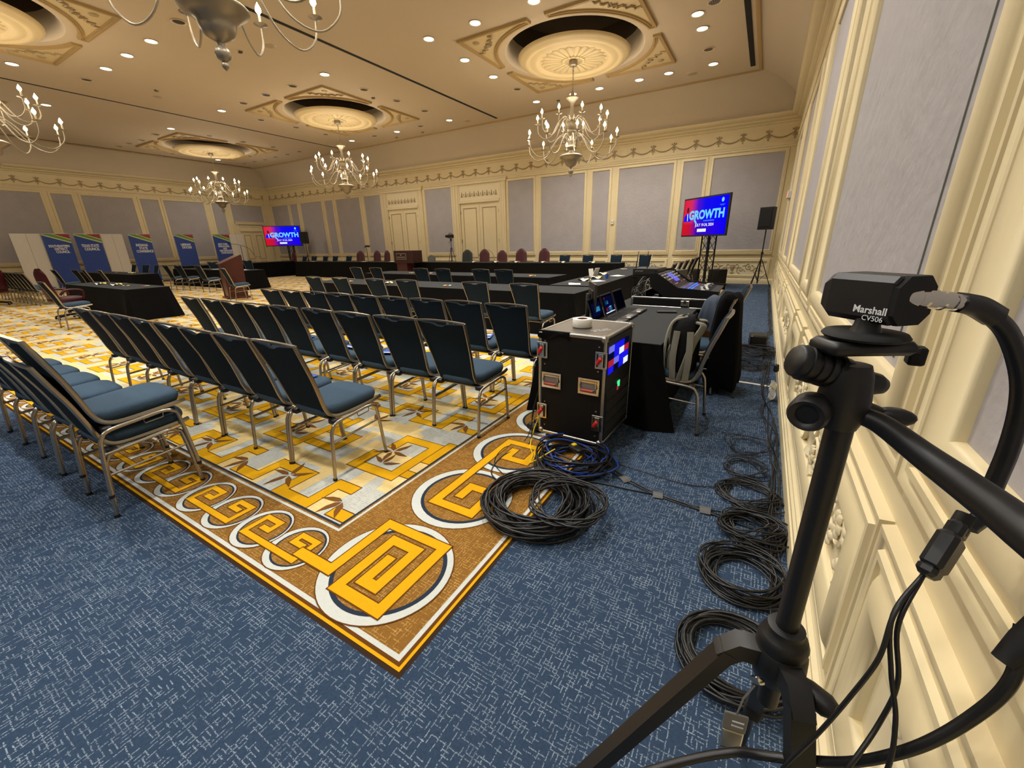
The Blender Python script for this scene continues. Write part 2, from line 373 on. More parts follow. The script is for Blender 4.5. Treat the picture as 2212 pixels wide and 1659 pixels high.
for i in range(-23, 3):
    for j in range(-1, 12):
        ox, oy = -2.71+i*TX, 1.37+j*TY
        if ox > FX1+.6 or ox < FX0-1 or oy > FY1+.3: continue
        sh = .30 if i % 2 else 0
        for q_, (a, b, c, d) in enumerate(((-.30, -.12, -.5, .25), (.12, .26, -.3, .7), (-.42, .3, .18, .30), (.3, .72, .5, .62), (-.05, .08, .5, .82), (-.45, -.32, .25, .8), (.32, .44, .64, .95), (-.2, .35, -.42, -.28), (-.1, .3, .86, 1.0), (.45, .58, -.2, .3))):
            a, b, c, d = max(ox+a, FX0), min(ox+b, FX1), max(oy+c, FY0), min(oy+d, FY1)
            if b > a and d > c: rect(a, b, c, d, e0*(6.4+.08*q_+.4*((i+j) % 2)), 'carpet_band')
        zk = e0*(7.8+.9*((i*2+j) % 3))
        K = dict(clip=clipf, outline=(.016, 'carpet_dark'))
        ribbon([(ox+.28, oy+.52), (ox+.28, oy+.35), (ox+.66, oy+.35), (ox+.66, oy+.84), (ox+.34, oy+.84), (ox+.34, oy+.70)], .085, zk, 'carpet_yellow', **K)
        ribbon([(ox-.44, oy-.12), (ox-.22, oy-.12), (ox-.22, oy+.08), (ox+.12, oy+.08), (ox+.12, oy-.15), (ox+.42, oy-.15), (ox+.42, oy+.10), (ox+.55, oy+.10)], .082, zk+e0*.2, 'carpet_yellow', **K)
        ribbon([(ox-.36, oy+.42), (ox-.08, oy+.42), (ox-.08, oy+.64), (ox-.36, oy+.64), (ox-.36, oy+.9)], .078, zk-e0*.2, 'carpet_yellow', **K)
        for k in range(5): leaf(ox+.0, oy+.0, 2*pi*k/5+.5, .15, .055, e0*(11+.2*k))
        for k in range(5): leaf(ox+.40, oy+.62, 2*pi*k/5+1.0, .14, .055, e0*(12+.2*k))
        for k in range(3): leaf(ox+.62, oy-.02, .95*k+3.2, .15, .06, e0*(12+.2*k))
        for k in range(3): leaf(ox+.46, oy+.44, 1.1*k+.3, .13, .05, e0*(12+.2*k))
        for k in range(3): leaf(ox-.2, oy+.98, 1.0*k+.3, .14, .05, e0*(12+.2*k))
fl.build('floor', kind='structure')
# ---------------------------------------------------------------- walls
def TW(side):
    if side == 'far': return Matrix(((1, 0, 0, 0), (0, -1, 0, YF), (0, 0, 1, 0), (0, 0, 0, 1)))
    if side == 'back': return Matrix(((1, 0, 0, 0), (0, 1, 0, YB), (0, 0, 1, 0), (0, 0, 0, 1)))
    if side == 'right': return Matrix(((0, -1, 0, XR), (1, 0, 0, 0), (0, 0, 1, 0), (0, 0, 0, 1)))
    return Matrix(((0, 1, 0, XL), (1, 0, 0, 0), (0, 0, 1, 0), (0, 0, 0, 1)))
PROF = [(0, .004), (.001, .02), (.005, .031), (.012, .041), (.021, .048), (.031, .052), (.042, .052), (.053, .049), (.062, .043), (.069, .035), (.074, .026), (.088, .026), (.09, .036), (.102, .036), (.105, .022), (.122, .022), (.125, .03), (.136, .03), (.14, 0)]
PROF_W = [(o*1.42, h) for o, h in PROF]
PROF_S = [(0, .004), (.02, .045), (.05, .045), (.075, .025), (.1, .03), (.11, 0)]
def frame(mb, T, u0, u1, v0, v1, m='cream', prof=PROF):
    mb.loft([[(u0-o, h, v0-o), (u1+o, h, v0-o), (u1+o, h, v1+o), (u0-o, h, v1+o)] for o, h in prof], m, cap=False, smooth=True, M=T)
def panel(mb, T, u0, u1, v0=1.17, v1=4.17, prof=PROF):
    if prof is PROF_W: v0 = 1.165; v1 = 4.12
    mb.box(((u0+u1)/2, .003, (v0+v1)/2), (u1-u0, .006, v1-v0), 'wall_fabric', M=T)
    frame(mb, T, u0, u1, v0, v1, prof=prof)
def dado(mb, T, u0, u1, prof=PROF):
    lo, hi = (.36, .64) if prof is PROF_W else (.31, .755)
    frame(mb, T, u0, u1, lo, hi, prof=prof)
    mb.box(((u0+u1)/2, .002, .53), (u1-u0, .004, .44), 'cream_light', M=T)
def profile_run(mb, T, u0, u1, prof, m, smooth=False):
    mb.loft([[(u0, w_, v) for w_, v in prof], [(u1, w_, v) for w_, v in prof]], m, cap=True, closed=False, smooth=smooth, M=T)
CORNICE = [(0, 4.99), (.03, 5.0), (.05, 5.03), (.05, 5.05), (.13, 5.08), (.15, 5.10), (.15, 5.13), (.24, 5.15), (.30, 5.19), (.32, 5.23), (.32, 5.25), (.28, 5.26), (0, 5.27)]
ARCH = [(0, 4.30), (.035, 4.30), (.035, 4.36), (.055, 4.365), (.055, 4.42), (.085, 4.44), (.085, 4.47), (0, 4.48)]
BASE = [(0, 0), (.07, 0), (.07, .10), (.062, .105), (.062, .13), (.05, .14), (.05, .155), (.035, .165), (.025, .185), (0, .19)]
def garland(mb, T, u0, u1, step=.728):
    n = int((u1-u0)/step); s0 = u0+((u1-u0)-n*step)/2
    for i in range(n+1):
        u = s0+i*step
        if i < n:
            mb.tube([(u+step*t/8, .012, 4.74-.15*(1-(t/4-1)**2)) for t in range(9)], [.012+.014*(1-(t/4-1)**2) for t in range(9)], 'gold_relief', seg=5, M=T)
        for a in (-.5, 0, .5):
            mb.tube([(u, .012, 4.745), (u+.10*sin(a*2), .012, 4.745+.09*cos(a*1.5))], [.008, .026], 'gold_relief', seg=5, M=T)
        for a in (-.055, 0, .055): mb.tube([(u, .012, 4.745), (u+a, .012, 4.61-(.08 if a == 0 else 0))], [.010, .018], 'gold_relief', seg=5, M=T)
def spiral(mb, T, cu, cv, r0, a0, dirn, turns=1.3, thick=.014, h=.012, m='cream_light'):
    P = []; N = 16
    for k in range(N+1):
        t = k/N; a = a0+dirn*turns*2*pi*t; r = r0*(1-t*.85); P.append((cu+r*cos(a), h, cv+r*sin(a)))
    mb.tube(P, [thick*(1-.5*k/N) for k in range(N+1)], m, seg=5, M=T)
    mb.ball((cu, h, cv), thick*1.5, m, 6, M=T)
def urn_panel(mb, T, cu, half, near=False, m='gold_relief'):
    """relief of an urn between leaf scrolls"""
    h = .012 if not near else .02
    prof = [(.02, -.15), (.07, -.15), (.05, -.12), (.03, -.10), (.05, -.05), (.085, .04), (.09, .08), (.06, .09), (.075, .12), (.02, .13)]
    n = 10
    mb.loft([[(cu+r*cos(pi*k/n), .004+r*.45*sin(pi*k/n), .53+z) for k in range(n+1)] for r, z in prof], m, cap=False, closed=False, smooth=True, M=T)
    for s in (-1, 1):
        mb.tube(catmull([(cu+s*.08, h, .62), (cu+s*.14, h, .68), (cu+s*.2, h, .62), (cu+s*.16, h, .55), (cu+s*.1, h, .56)], 4), .009, m, seg=5, M=T)
        k = 0; u = .26
        while u < half-.10:
            spiral(mb, T, cu+s*u, .53+(.05 if k % 2 else -.05), .12, (pi/2 if k % 2 else -pi/2), s*(1 if k % 2 else -1), m=m, h=h)
            for q in range(11 if near else 4):
                a = q*2*pi/7; rr = .085
                mb.ball((cu+s*(u+.11)+(.035+.02*(q > 6))*cos(a), h, .53+(.07 if (q+k) % 2 else -.08)+.04*sin(a)), .022, m, 6, sc=(1.3, .7, .8), M=T)
            if near:
                for q in range(6):
                    a = q*pi/3; mb.ball((cu+s*u+.035*cos(a), h+.012, .53+(.05 if k % 2 else -.05)+.035*sin(a)), .02, m, 6, sc=(1, .7, 1), M=T)
            u += .26; k += 1
def wall(side, u0, u1, panels, doors=(), dados=None, near=False, prof=PROF):
    T = TW(side); mb = MB()
    segs = []; cur = u0
    for a, b, top in sorted(doors): segs.append((cur, a, 0, 5.3)); segs.append((a, b, top, 5.3)); cur = b
    segs.append((cur, u1, 0, 5.3))
    for a, b, lo, hi in segs: mb.box(((a+b)/2, -.1, (lo+hi)/2), (b-a, .2, hi-lo), 'cream', M=T)
    for p in panels:
        a, b = p[0], p[1]; v0 = p[2] if len(p) > 2 else 1.17
        panel(mb, T, a, b, v0, prof=prof)
        if len(p) < 3 and prof is not PROF_W:
            profile_run(mb, T, a-.1, b+.1, [(0, 1.0), (.05, 1.0), (.062, 1.02), (.062, 1.04), (0, 1.05)], 'cream')
    if side == 'right': mb.box((1.655, .008, 2.64), (.004, .004, 2.9), 'grey_chair', M=T)
    mb.build('wall_'+side, kind='structure')
    mb = MB()
    for p in panels:
        if len(p) > 2: continue
        a, b = p[0], p[1]; dado(mb, T, a, b, prof)
        if b-a > 1.0: urn_panel(mb, T, (a+b)/2, (b-a)/2-.04, near and b > 0 and a < 4, 'cream_light' if near else 'gold_relief')
    mb.build('trim_%d' % wall.k, kind='structure'); wall.k += 1
    mb = MB(); c = u0
    for a, b, t in sorted(doors):
        profile_run(mb, T, c, a-.3, BASE, 'cream'); c = b+.3
    profile_run(mb, T, c, u1, BASE, 'cream'); mb.build('baseboard_'+side, kind='structure')
    mb = MB(); profile_run(mb, T, u0, u1, ARCH, 'cream'); profile_run(mb, T, u0, u1, CORNICE, 'cream')
    garland(mb, T, u0+.1, u1-.1); mb.build('trim_%d' % wall.k, kind='structure'); wall.k += 1
wall.k = 1
DF = [(-18.02, -15.86, 3.39), (-13.12, -10.87, 3.41)]
wall('far', XL, XR, [(-1.99, .09), (-2.97, -2.28), (-5.31, -3.33), (-6.38, -5.71), (-8.71, -6.74), (-10.35, -9.09), (-15.29, -13.63), (-19.8, -18.53), (-22.22, -20.18), (-23.25, -22.54), (-25.64, -23.58), (-26.74, -25.99), (-28.8, -27.0)], DF, prof=PROF_S)
rp = [(1.47, 3.85), (4.37, 4.92), (5.42, 7.70), (8.2, 8.75), (9.25, 11.5), (12.0, 12.55), (13.05, 15.2), (15.7, 16.9), (-1.2, 1.06), (-2.2, -1.68), (-4.9, -2.7), (-8.5, -5.4)]
wall('right', YB, YF, [(min(a), max(a)) for a in rp], near=True, prof=PROF_W)
wall('left', YB, YF, [(4.6, 6.62), (6.99, 7.66), (8.02, 9.97), (10.3, 11.08), (11.34, 13.29), (13.73, 14.38), (14.8, 16.7, 3.0), (3.6, 4.25), (1.3, 3.3), (-1.5, .9), (-4.5, -2.2), (-8, -5)], [(15.05, 16.55, 2.62)], prof=PROF_S)
wall('back', XL, XR, [(-28+i*3.0, -25.5+i*3.0) for i in range(9)], prof=PROF_S)
# ---------------------------------------------------------------- doors
def double_door(k, side, u0, u1, top, plaque=True):
    T = TW(side); r = empty('door_%d' % k); r['kind'] = 'structure'
    mb = MB(); w_ = .38 if plaque else .2; ht = 4.25 if plaque else top+.45
    for s, u in ((-1, u0), (1, u1)):
        for q in range(5): mb.box((u+s*(.035+q*.075), .02+.012*(q % 2), ht/2), (.07, .05+.012*q, ht), 'cream', M=T)
    mb.box(((u0+u1)/2, .04, ht+.03), (u1-u0+2*w_+.1, .12, .12), 'cream', M=T)
    mb.box(((u0+u1)/2, .05, ht+.1), (u1-u0+2*w_+.18, .16, .04), 'cream', M=T)
    mb.box(((u0+u1)/2, .03, top+.06), (u1-u0+.1, .09, .12), 'cream', M=T)
    if plaque:
        mb.box(((u0+u1)/2, -.01, (top+ht)/2+.05), (u1-u0, .06, ht-top-.12), 'cream_light', M=T)
        nn = 17
        for i in range(nn):
            u = u0+.15+(u1-u0-.3)*i/(nn-1); z = top+.3
            if i % 2 == 0:
                mb.tube([(u, .03, z), (u, .03, z+.2)], [.045, .008], 'gold_relief', seg=5, M=T); mb.box((u, .03, z-.01), (.12, .02, .03), 'gold_relief', M=T)
            else: mb.tube([(u, .03, z), (u, .03, z+.12)], [.012, .02], 'gold_relief', seg=5, M=T)
    mb.build('door_frame', r)
    um = (u0+u1)/2
    for a, b, s in ((u0+.01, um-.005, 1), (um+.005, u1-.01, -1)):
        mb = MB(); mb.box(((a+b)/2, -.03, top/2), (b-a, .05, top-.01), 'cream', M=T)
        for v0, v1 in ((.95, top-.25), (.25, .75)):
            T2 = T @ Matrix.Translation((0, -.005, 0)); frame(mb, T2, a+.2, b-.2, v0, v1, 'gold_relief', [(0, .002), (.012, .02), (.03, .02), (.04, 0)])
        d = mb.build('door_leaf', r)
        mb = MB(); hx = b-.09 if s == 1 else a+.09
        mb.lathe([(.0, 0), (.02, 0), (.012, .03), (.026, .05), (.02, .07), (0, .075)], 'pewter', 10, M=T @ Matrix.Translation((hx, 0, 1.05)) @ Matrix.Rotation(-pi/2, 4, 'X'))
        mb.build('door_handle', d)
        mb = MB(); hu = a if s == 1 else b
        for z in (.4, 1.7, 3.0): mb.box((hu, .01, min(z, top-.3)), (.05, .05, .14), 'pewter', M=T)
        mb.build('hinge', d)
for k, (a, b, t) in enumerate(DF): double_door(k+1, 'far', a, b, t)
double_door(3, 'left', 15.05, 16.55, 2.62, False)
# ---------------------------------------------------------------- ceiling, cove, domes
CX0, CX1, CY0, CY1 = -27.45, -.88, YB+1.3, 15.82
DOMES = [(x, y) for x in (-4.98, -14.3, -23.65) for y in (11.7, 2.8)]
mb = MB(); hs = 2.3; RO = 1.75
xs = sorted({CX0, CX1} | {x+s*hs for x, _ in DOMES for s in (-1, 1)}); ys = sorted({CY0, CY1} | {y+s*hs for _, y in DOMES for s in (-1, 1)})
for a, b in zip(xs[:-1], xs[1:]):
    for c, d in zip(ys[:-1], ys[1:]):
        hit = [q for q in DOMES if a < q[0] < b and c < q[1] < d]
        if not hit: mb.quad([(a, c, ZC), (a, d, ZC), (b, d, ZC), (b, c, ZC)], 'ceiling'); continue
        (cx, cy) = hit[0]; N = 64; inn = []; out = []
        for k in range(N):
            t = 2*pi*k/N+pi/4; ct, st = cos(t), sin(t); inn.append((cx+RO*ct, cy+RO*st, ZC)); q = hs/max(abs(ct), abs(st)); out.append((cx+q*ct, cy+q*st, ZC))
        mb.loft([inn, out], 'ceiling', cap=False)
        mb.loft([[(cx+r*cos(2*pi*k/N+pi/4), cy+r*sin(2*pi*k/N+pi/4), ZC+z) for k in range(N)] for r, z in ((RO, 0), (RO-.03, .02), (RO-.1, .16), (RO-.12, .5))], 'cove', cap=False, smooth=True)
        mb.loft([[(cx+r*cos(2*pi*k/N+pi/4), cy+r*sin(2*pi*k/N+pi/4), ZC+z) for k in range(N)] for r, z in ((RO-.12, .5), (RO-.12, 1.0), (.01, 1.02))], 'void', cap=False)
# black partition tracks
for x, wd in ((-9.74, .09), (-18.85, .06)): mb.box((x, (CY0+15.5)/2, ZC-.004), (wd, 15.5-CY0, .012), 'slot_black')
mb.box((-1.08, (CY0+15.4)/2, ZC-.004), (.12, 15.4-CY0, .012), 'slot_black'); mb.box((-27.3, (CY0+15.6)/2, ZC-.004), (.06, 15.6-CY0, .012), 'slot_black')
mb.build('ceiling', kind='structure')
mb = MB()
def cv(T, u0, u1, ins, m0, m1):
    pr = []
    for k in range(9):
        t = k/8*pi/2; pr.append((ins-(ins-.12)*cos(t)**1.0, 5.26+(ZC-5.26)*sin(t)**1.25))
    lp = [[((u0+(m0*w_)), w_, v) for w_, v in pr], [((u1-(m1*w_)), w_, v) for w_, v in pr]]
    mb.loft(lp, 'cove', cap=False, closed=False, smooth=True, M=T)
    e = [(ins-.03, ZC-.005), (ins-.03, ZC-.03), (ins+.01, ZC-.035), (ins+.06, ZC-.02), (ins+.06, ZC)]
    mb.loft([[(u0+m0*ins, a, b) for a, b in e], [(u1-m1*ins, a, b) for a, b in e]], 'ceiling_frame', cap=False, closed=False, M=T)
cv(TW('far'), XL, XR, YF-CY1, (CX0-XL)/(YF-CY1), (XR-CX1)/(YF-CY1))
cv(TW('right'), YB, YF, XR-CX1, 1.3/(XR-CX1), (YF-CY1)/(XR-CX1))
cv(TW('left'), YB, YF, CX0-XL, 1.3/(CX0-XL), (YF-CY1)/(CX0-XL))
cv(TW('back'), XL, XR, 1.3, (CX0-XL)/1.3, (XR-CX1)/1.3)
mb.build('ceiling_cove', kind='structure')
mb = MB(); mb.box(((XL+XR)/2, (YB+YF)/2, 7.4), (XR-XL+1, YF-YB+1, .05), 'void')
for c, d in (((XR+.15, (YB+YF)/2, 6.3), (.05, YF-YB, 2.2)), ((XL-.15, (YB+YF)/2, 6.3), (.05, YF-YB, 2.2)), (((XL+XR)/2, YF+.15, 6.3), (XR-XL, .05, 2.2)), (((XL+XR)/2, YB-.15, 6.3), (XR-XL, .05, 2.2))): mb.box(c, d, 'void')
mb.build('roof', kind='structure')
# dome ornament: spandrels (one mesh each) and medallion
def spandrel_mb(sx, sy):
    mb = MB(); S = 2.12; ra = 1.93; g = .20
    def outline(S_, ra_, g_):
        a0 = math.asin(g_/ra_); pts = [(g_, sqrt(max(ra_**2-g_**2, 0)))]
        n = 14; arc = [(ra_*sin(a0+(pi/2-2*a0)*k/n), ra_*cos(a0+(pi/2-2*a0)*k/n)) for k in range(n+1)]
        return arc
    def loop(t, z):
        S_ = S-t; ra_ = ra+t; g_ = g+t*1.1
        arc = outline(S_, ra_, g_)
        # arc clipped at S_, then square corner
        arc = [(min(x, S_), min(y, S_)) for x, y in arc]
        top = [(arc[0][0], S_)]; q = top+[(S_, S_)]+[(S_, arc[-1][1])]
        L = arc[::-1]; pts = [(S_, arc[-1][1])]+L+[(arc[0][0], S_), (S_, S_)]
        return [(sx*x, sy*y, z) for x, y in pts]
    def fl_(l): return l if sx*sy > 0 else l[::-1]
    mb.loft([fl_(loop(t, z)) for t, z in ((0, 0), (.01, -.05), (.05, -.055), (.06, -.035), (.09, -.04), (.10, -.012))], 'ceiling_frame', cap=False)
    l = fl_(loop(.10, -.012)); mb.add(l, [tuple(range(len(l)))], 'ceiling_cream')
    c = (1.78, 1.78); mb.lathe([(.0, -.03), (.075, -.03), (.09, -.012)], 'gold_relief', 16, c=(sx*c[0], sy*c[1], 0), cap=False)
    P = []
    for k in range(19):
        t = -1+k/9; b = 1.57+.045*sin(k*2.2); P.append((sx*(b-.42*t+.05*(t*t)), sy*(b+.42*t+.05*(t*t)), -.025))
    mb.tube(P, [.012+.016*abs(sin(k*1.3)) for k in range(19)], 'gold_relief', seg=5)
    for s in (-1, 1): mb.tube([(sx*(1.62+.1*s), sy*(1.62-.1*s), -.02), (sx*1.5, sy*1.5, -.02)], .014, 'gold_relief', seg=5)
    return mb
SP = [spandrel_mb(a, b).build('ceiling_spandrel') for a, b in ((1, 1), (-1, 1), (1, -1), (-1, -1))]
def medallion_mb():
    mb = MB(); pr = [(0, -.03), (.10, -.045), (.30, -.03), (.55, -.02), (.86, -.035), (.92, -.05), (.93, -.075), (.98, -.085), (1.05, -.08), (1.10, -.06), (1.14, -.055), (1.18, -.075), (1.24, -.075), (1.28, -.05), (1.34, -.03), (1.40, -.0), (1.42, .04), (1.36, .05)]
    mb.lathe(pr[4:], 'ceiling_cream', 64, cap=False)
    N = 24
    mb.lathe([(.02, -.03), (.90, -.03)], 'ceiling_cream', 48, cap=False)
    for k in range(N):
        a = 2*pi*k/N; h = pi/N*.94
        pts = [(.16*cos(a-h*.4), .16*sin(a-h*.4)), (.76*cos(a-h), .76*sin(a-h)), (.84*cos(a), .84*sin(a)), (.76*cos(a+h), .76*sin(a+h)), (.16*cos(a+h*.4), .16*sin(a+h*.4))]
        mb.loft([[(x, y, -.03) for x, y in pts], [(x*.985, y*.985, -.045) for x, y in pts]], 'ceiling_cream')
    for k in range(16):
        a = 2*pi*k/16; mb.ball((.26*cos(a), .26*sin(a), -.05), .055, 'ceiling_cream', 8, sc=(1, 1, .4))
    mb.lathe([(1.40, .0), (1.40, .04), (1.2, .06), (.02, .06)], 'shaft', 48, cap=False)
    return mb
MED = medallion_mb().build('ceiling_medallion')
posw = ['of the right-hand dome', 'of the overhead dome', 'of the middle dome', 'of the upper left dome', 'of the farthest dome', 'of the unseen left dome']
for i, (cx, cy) in enumerate(DOMES):
    for j, sp in enumerate(SP):
        o = sp if i == 0 else sp.copy()
        if i: COL.objects.link(o)
        o.location = (cx, cy, ZC); side = ('far right', 'far left', 'near right', 'near left')[j]
        tag(o, 'triangular plaster ornament at the %s corner %s' % (side, posw[i]), 'ceiling ornament', 'plaster corner ornaments around the domes')
    o = MED if i == 0 else MED.copy()
    if i: COL.objects.link(o)
    o.location = (cx, cy, ZC-.16)
    tag(o, 'round cream fluted plaster medallion at the centre %s' % posw[i], 'ceiling medallion', 'ceiling medallions')
# ================================================================ LIGHT FITTINGS
def make_chandelier():
    r = empty('chandelier')
    # heights are metres below the fixing point
    mb = MB(); mb.lathe([(.0, 0), (.10, 0), (.11, -.02), (.11, -.12), (.09, -.14), (0, -.14)], 'pewter', 20); mb.build('canopy', r)
    mb = MB()
    for k in range(14):
        z = -.14-.045*k; q = k % 2
        mb.tube([((.016*cos(a) if q else 0), (0 if q else .016*cos(a)), z-.028-.03*sin(a)) for a in [2*pi*j/10 for j in range(10)]], .005, 'pewter', seg=5, closed=True)
    mb.tube([(.012, 0, -.14), (.018, .01, -.45), (0, 0, -.8)], .005, 'pewter', seg=5)
    mb.build('chain', r)
    mb = MB()
    mb.lathe([(.0, -.74), (.03, -.76), (.05, -.82), (.06, -.86), (.16, -.90), (.165, -.92), (.10, -.97), (.055, -1.04), (.045, -1.15), (.06, -1.30), (.085, -1.38), (.09, -1.40), (.05, -1.43), (.045, -1.47), (.13, -1.52), (.15, -1.58), (.12, -1.66), (.09, -1.72), (.13, -1.76), (.13, -1.79), (.06, -1.84), (.07, -1.92), (.11, -1.98), (.12, -2.04), (.09, -2.12), (.12, -2.16), (.14, -2.18), (.06, -2.22), (.05, -2.28), (.10, -2.33), (.24, -2.37), (.30, -2.40), (.31, -2.42), (.30, -2.435), (.23, -2.49), (.17, -2.54), (.16, -2.60), (.13, -2.66), (.07, -2.70), (.035, -2.72), (.03, -2.75), (.06, -2.78), (.075, -2.82), (.06, -2.87), (.02, -2.90), (.035, -2.925), (.03, -2.95), (0, -2.985)], 'pewter', 28)
    mb.build('stem', r)
    def arm(name, n, R_, pts, z_cup, off):
        src = None
        for k in range(n):
            a = 2*pi*(k+off)/n
            if src is None:
                mb = MB(); mb.tube(catmull([(x, 0, z) for x, z in pts], 5), .0125, 'pewter', seg=6)
                x, z = pts[1]; mb.ball((x, 0, z), .022, 'pewter', 6)
                arm_o = mb.build('arm', r)
                mb = MB(); mb.lathe([(.0, -.03), (.012, -.03), (.02, -.005), (.075, .008), (.08, .014), (.03, .016), (.018, .03), (0, .03)], 'pewter', 14, c=(R_, 0, z_cup)); mb.build('drip_cup', arm_o)
                mb = MB(); mb.lathe([(0, .02), (.014, .02), (.0135, .13), (0, .13)], 'candle', 8, c=(R_, 0, z_cup)); mb.build('candle_sleeve', arm_o)
                mb = MB(); mb.lathe([(0, .125), (.014, .13), (.033, .16), (.033, .185), (.016, .225), (0, .26)], 'bulb', 8, c=(R_, 0, z_cup)); mb.build('candle_bulb', arm_o)
                src = arm_o; arm_o.rotation_euler = (0, 0, a)
            else:
                c = src.copy(); COL.objects.link(c); c.parent = r; c.rotation_euler = (0, 0, a)
                for g in src.children:
                    d = g.copy(); COL.objects.link(d); d.parent = c
    arm('upper', 10, .92, [(.08, -1.50), (.22, -1.38), (.36, -1.50), (.55, -1.84), (.75, -1.90), (.90, -1.76), (.92, -1.55)], -1.53, .25)
    arm('lower', 10, 1.20, [(.09, -1.98), (.26, -1.86), (.44, -2.00), (.68, -2.36), (.95, -2.46), (1.16, -2.28), (1.20, -2.05)], -2.03, .0)
    return r
ch = make_chandelier()
def dup3(src, loc, rot):     # thing > part > sub-part
    return dup(src, loc, rot)
CHL = ['brass and pewter chandelier with lit candle bulbs nearest the large flat screen at right', 'chandelier directly overhead whose upper half is cut off by the top of the photo', 'chandelier hanging between the two double doors and the wall garlands, middle of the far row', 'chandelier cut off by the left edge of the photo', 'smallest and farthest candle chandelier, above the banner boards', 'candle chandelier beyond the left edge of the view']
HANG = 5.96; CHC = []
for i, (cx, cy) in enumerate(DOMES):
    if i == 5: continue
    rot = (.2, .35, .05, .5, .3, .1)[i]
    o = ch if i == 0 else dup(ch, (cx, cy, HANG), rot)
    if i == 0: o.location = (cx, cy, HANG); o.rotation_euler = (0, 0, rot)
    o.scale = (1, 1, .905); tag(o, CHL[i], 'chandelier', 'candle chandeliers under the domes')
for i, (cx, cy) in enumerate(DOMES):
    lamp('chandelier_light', 'POINT', (cx, cy, HANG-1.55), CHAN_W, WARM, size=.8)
# downlights on their grid; the lit ones each carry a lamp
def downlight_mb(on):
    r = empty('ceiling_downlight')
    mb = MB(); mb.lathe([(.115, .0), (.14, -.004), (.145, -.012), (.118, -.014), (.112, -.004)], 'trim_white', 24, cap=False); mb.build('trim_ring', r)
    mb = MB()
    if on: mb.lathe([(0, -.006), (.113, -.006)], 'lamp_on', 20, cap=False); mb.build('lens', r)
    else:
        mb.lathe([(.113, -.004), (.085, .05), (.02, .07)], 'lamp_off', 20, cap=True)
        for q in (-.06, -.02, .02, .06): mb.box((q, 0, -.002), (.012, .18, .008), 'void')
        mb.build('reflector', r)
    return r
LIT = [(-4.76, 9.1), (-6.24, 9.15), (-7.58, 9.15), (-7.58, 10.56), (-7.58, 11.94), (-7.56, 14.63), (-5.31, 14.63), (-4.06, 14.62), (-3.2, 14.58), (-6.21, 14.63), (-11.39, 14.64), (-14.27, 14.69), (-17.08, 14.64), (-2.02, 11.48), (-2.02, 12.24), (-2.02, 14.6), (-17.3, 4.31), (-14.34, 5.69), (-15.77, 5.7), (-12.98, 5.7), (-17.13, 9.17), (-21.11, 9.19), (-11.41, 9.13), (-26.23, 13.29)]
DIM = [(-11.46, 10.55), (-11.4, 11.87), (-11.39, 13.23), (-7.51, 13.21), (-12.88, 14.64), (-15.6, 14.65), (-2.02, 13.52), (-1.66, 11.16), (-11.47, 5.65), (-17.18, 5.69), (-12.96, 9.16), (-14.35, 9.15), (-15.72, 9.17), (-17.14, 10.54), (-17.05, 11.89), (-17.06, 13.26), (-22.63, 9.24), (-24.23, 9.31), (-25.38, 9.23), (-26.44, 9.22), (-21.14, 10.57), (-21.15, 11.96), (-21.05, 13.29), (-21.02, 14.62), (-22.1, 14.67), (-23.21, 14.68), (-24.32, 14.75), (-25.3, 14.73), (-26.27, 14.69), (-26.43, 11.26)]
NEARL = [(-7.6, 5.7), (-4.8, 5.7), (-2.0, 5.7), (-7.6, 3.0), (-2.0, 3.0), (-7.6, .2), (-4.8, .2), (-2.0, .2), (-11.4, .2), (-17.2, 1.4), (-4.8, -3.5), (-2.0, -3.5), (-7.6, -3.5), (-14.2, -3.5), (-2.0, 7.2), (-24, 2.0), (-21, 5.7)]  # unseen downlights, added to light the foreground
def inv(P): return cam.matrix_world.inverted() @ Vector(P)
def sx(P):
    q = inv(P); return q.x/-q.z
on = downlight_mb(True); off = downlight_mb(False); used = [0, 0]
def place_dl(kind, P, label, group):
    src = (on, off)[kind]; o = src if not used[kind] else dup(src, P); used[kind] = 1; o.location = P
    tag(o, label, 'ceiling light', group); return o
DN = ['right-hand dome', 'overhead dome', 'middle dome', 'upper left dome', 'farthest dome', 'unseen left dome']
def place_group(L, kind, what, grp):
    B = {}
    for x, y in L:
        k = min(range(6), key=lambda q: hypot(DOMES[q][0]-x, DOMES[q][1]-y)); dx, dy = x-DOMES[k][0], y-DOMES[k][1]
        sd = ('far' if dy > 2.2 else 'near' if dy < -2.2 else 'left' if dx < 0 else 'right'); B.setdefault((k, sd), []).append((x, y))
    for (k, sd), P in sorted(B.items()):
        P.sort(key=lambda p: sx((p[0], p[1], ZC)))
        for i, (x, y) in enumerate(P):
            w_ = '' if len(P) == 1 else ', %s from left' % ordw(i)
            place_dl(kind, (x, y, ZC), '%s at %s side of %s%s' % (what, sd, DN[k], w_), grp)
L1 = list(LIT)
place_group(LIT, 0, 'glowing round ceiling downlight', 'lit ceiling downlights')
place_group(DIM, 1, 'unlit round ceiling spot', 'unlit ceiling downlights')
place_group(NEARL, 0, 'out-of-frame downlight', 'downlights above the near part of the hall')
for x, y in L1+NEARL:
    lamp('downlight_lamp', 'SPOT', (x, y, ZC-.05), NEAR_W if (x, y) in NEARL and x > -8 else DOWN_W, WHITE, size=.11, spot=R(140), blend=.7)
mb = MB(); mb.lathe([(0, -.03), (.05, -.03), (.065, 0)], 'lamp_off', 14, cap=False); dt = mb.build('smoke_detector')
dl = [(-16.61, 7.1), (-11.86, 7.09), (-11.81, 11.22), (-6.88, 14.94), (-13.45, 15.38), (-14.99, 15.37)]
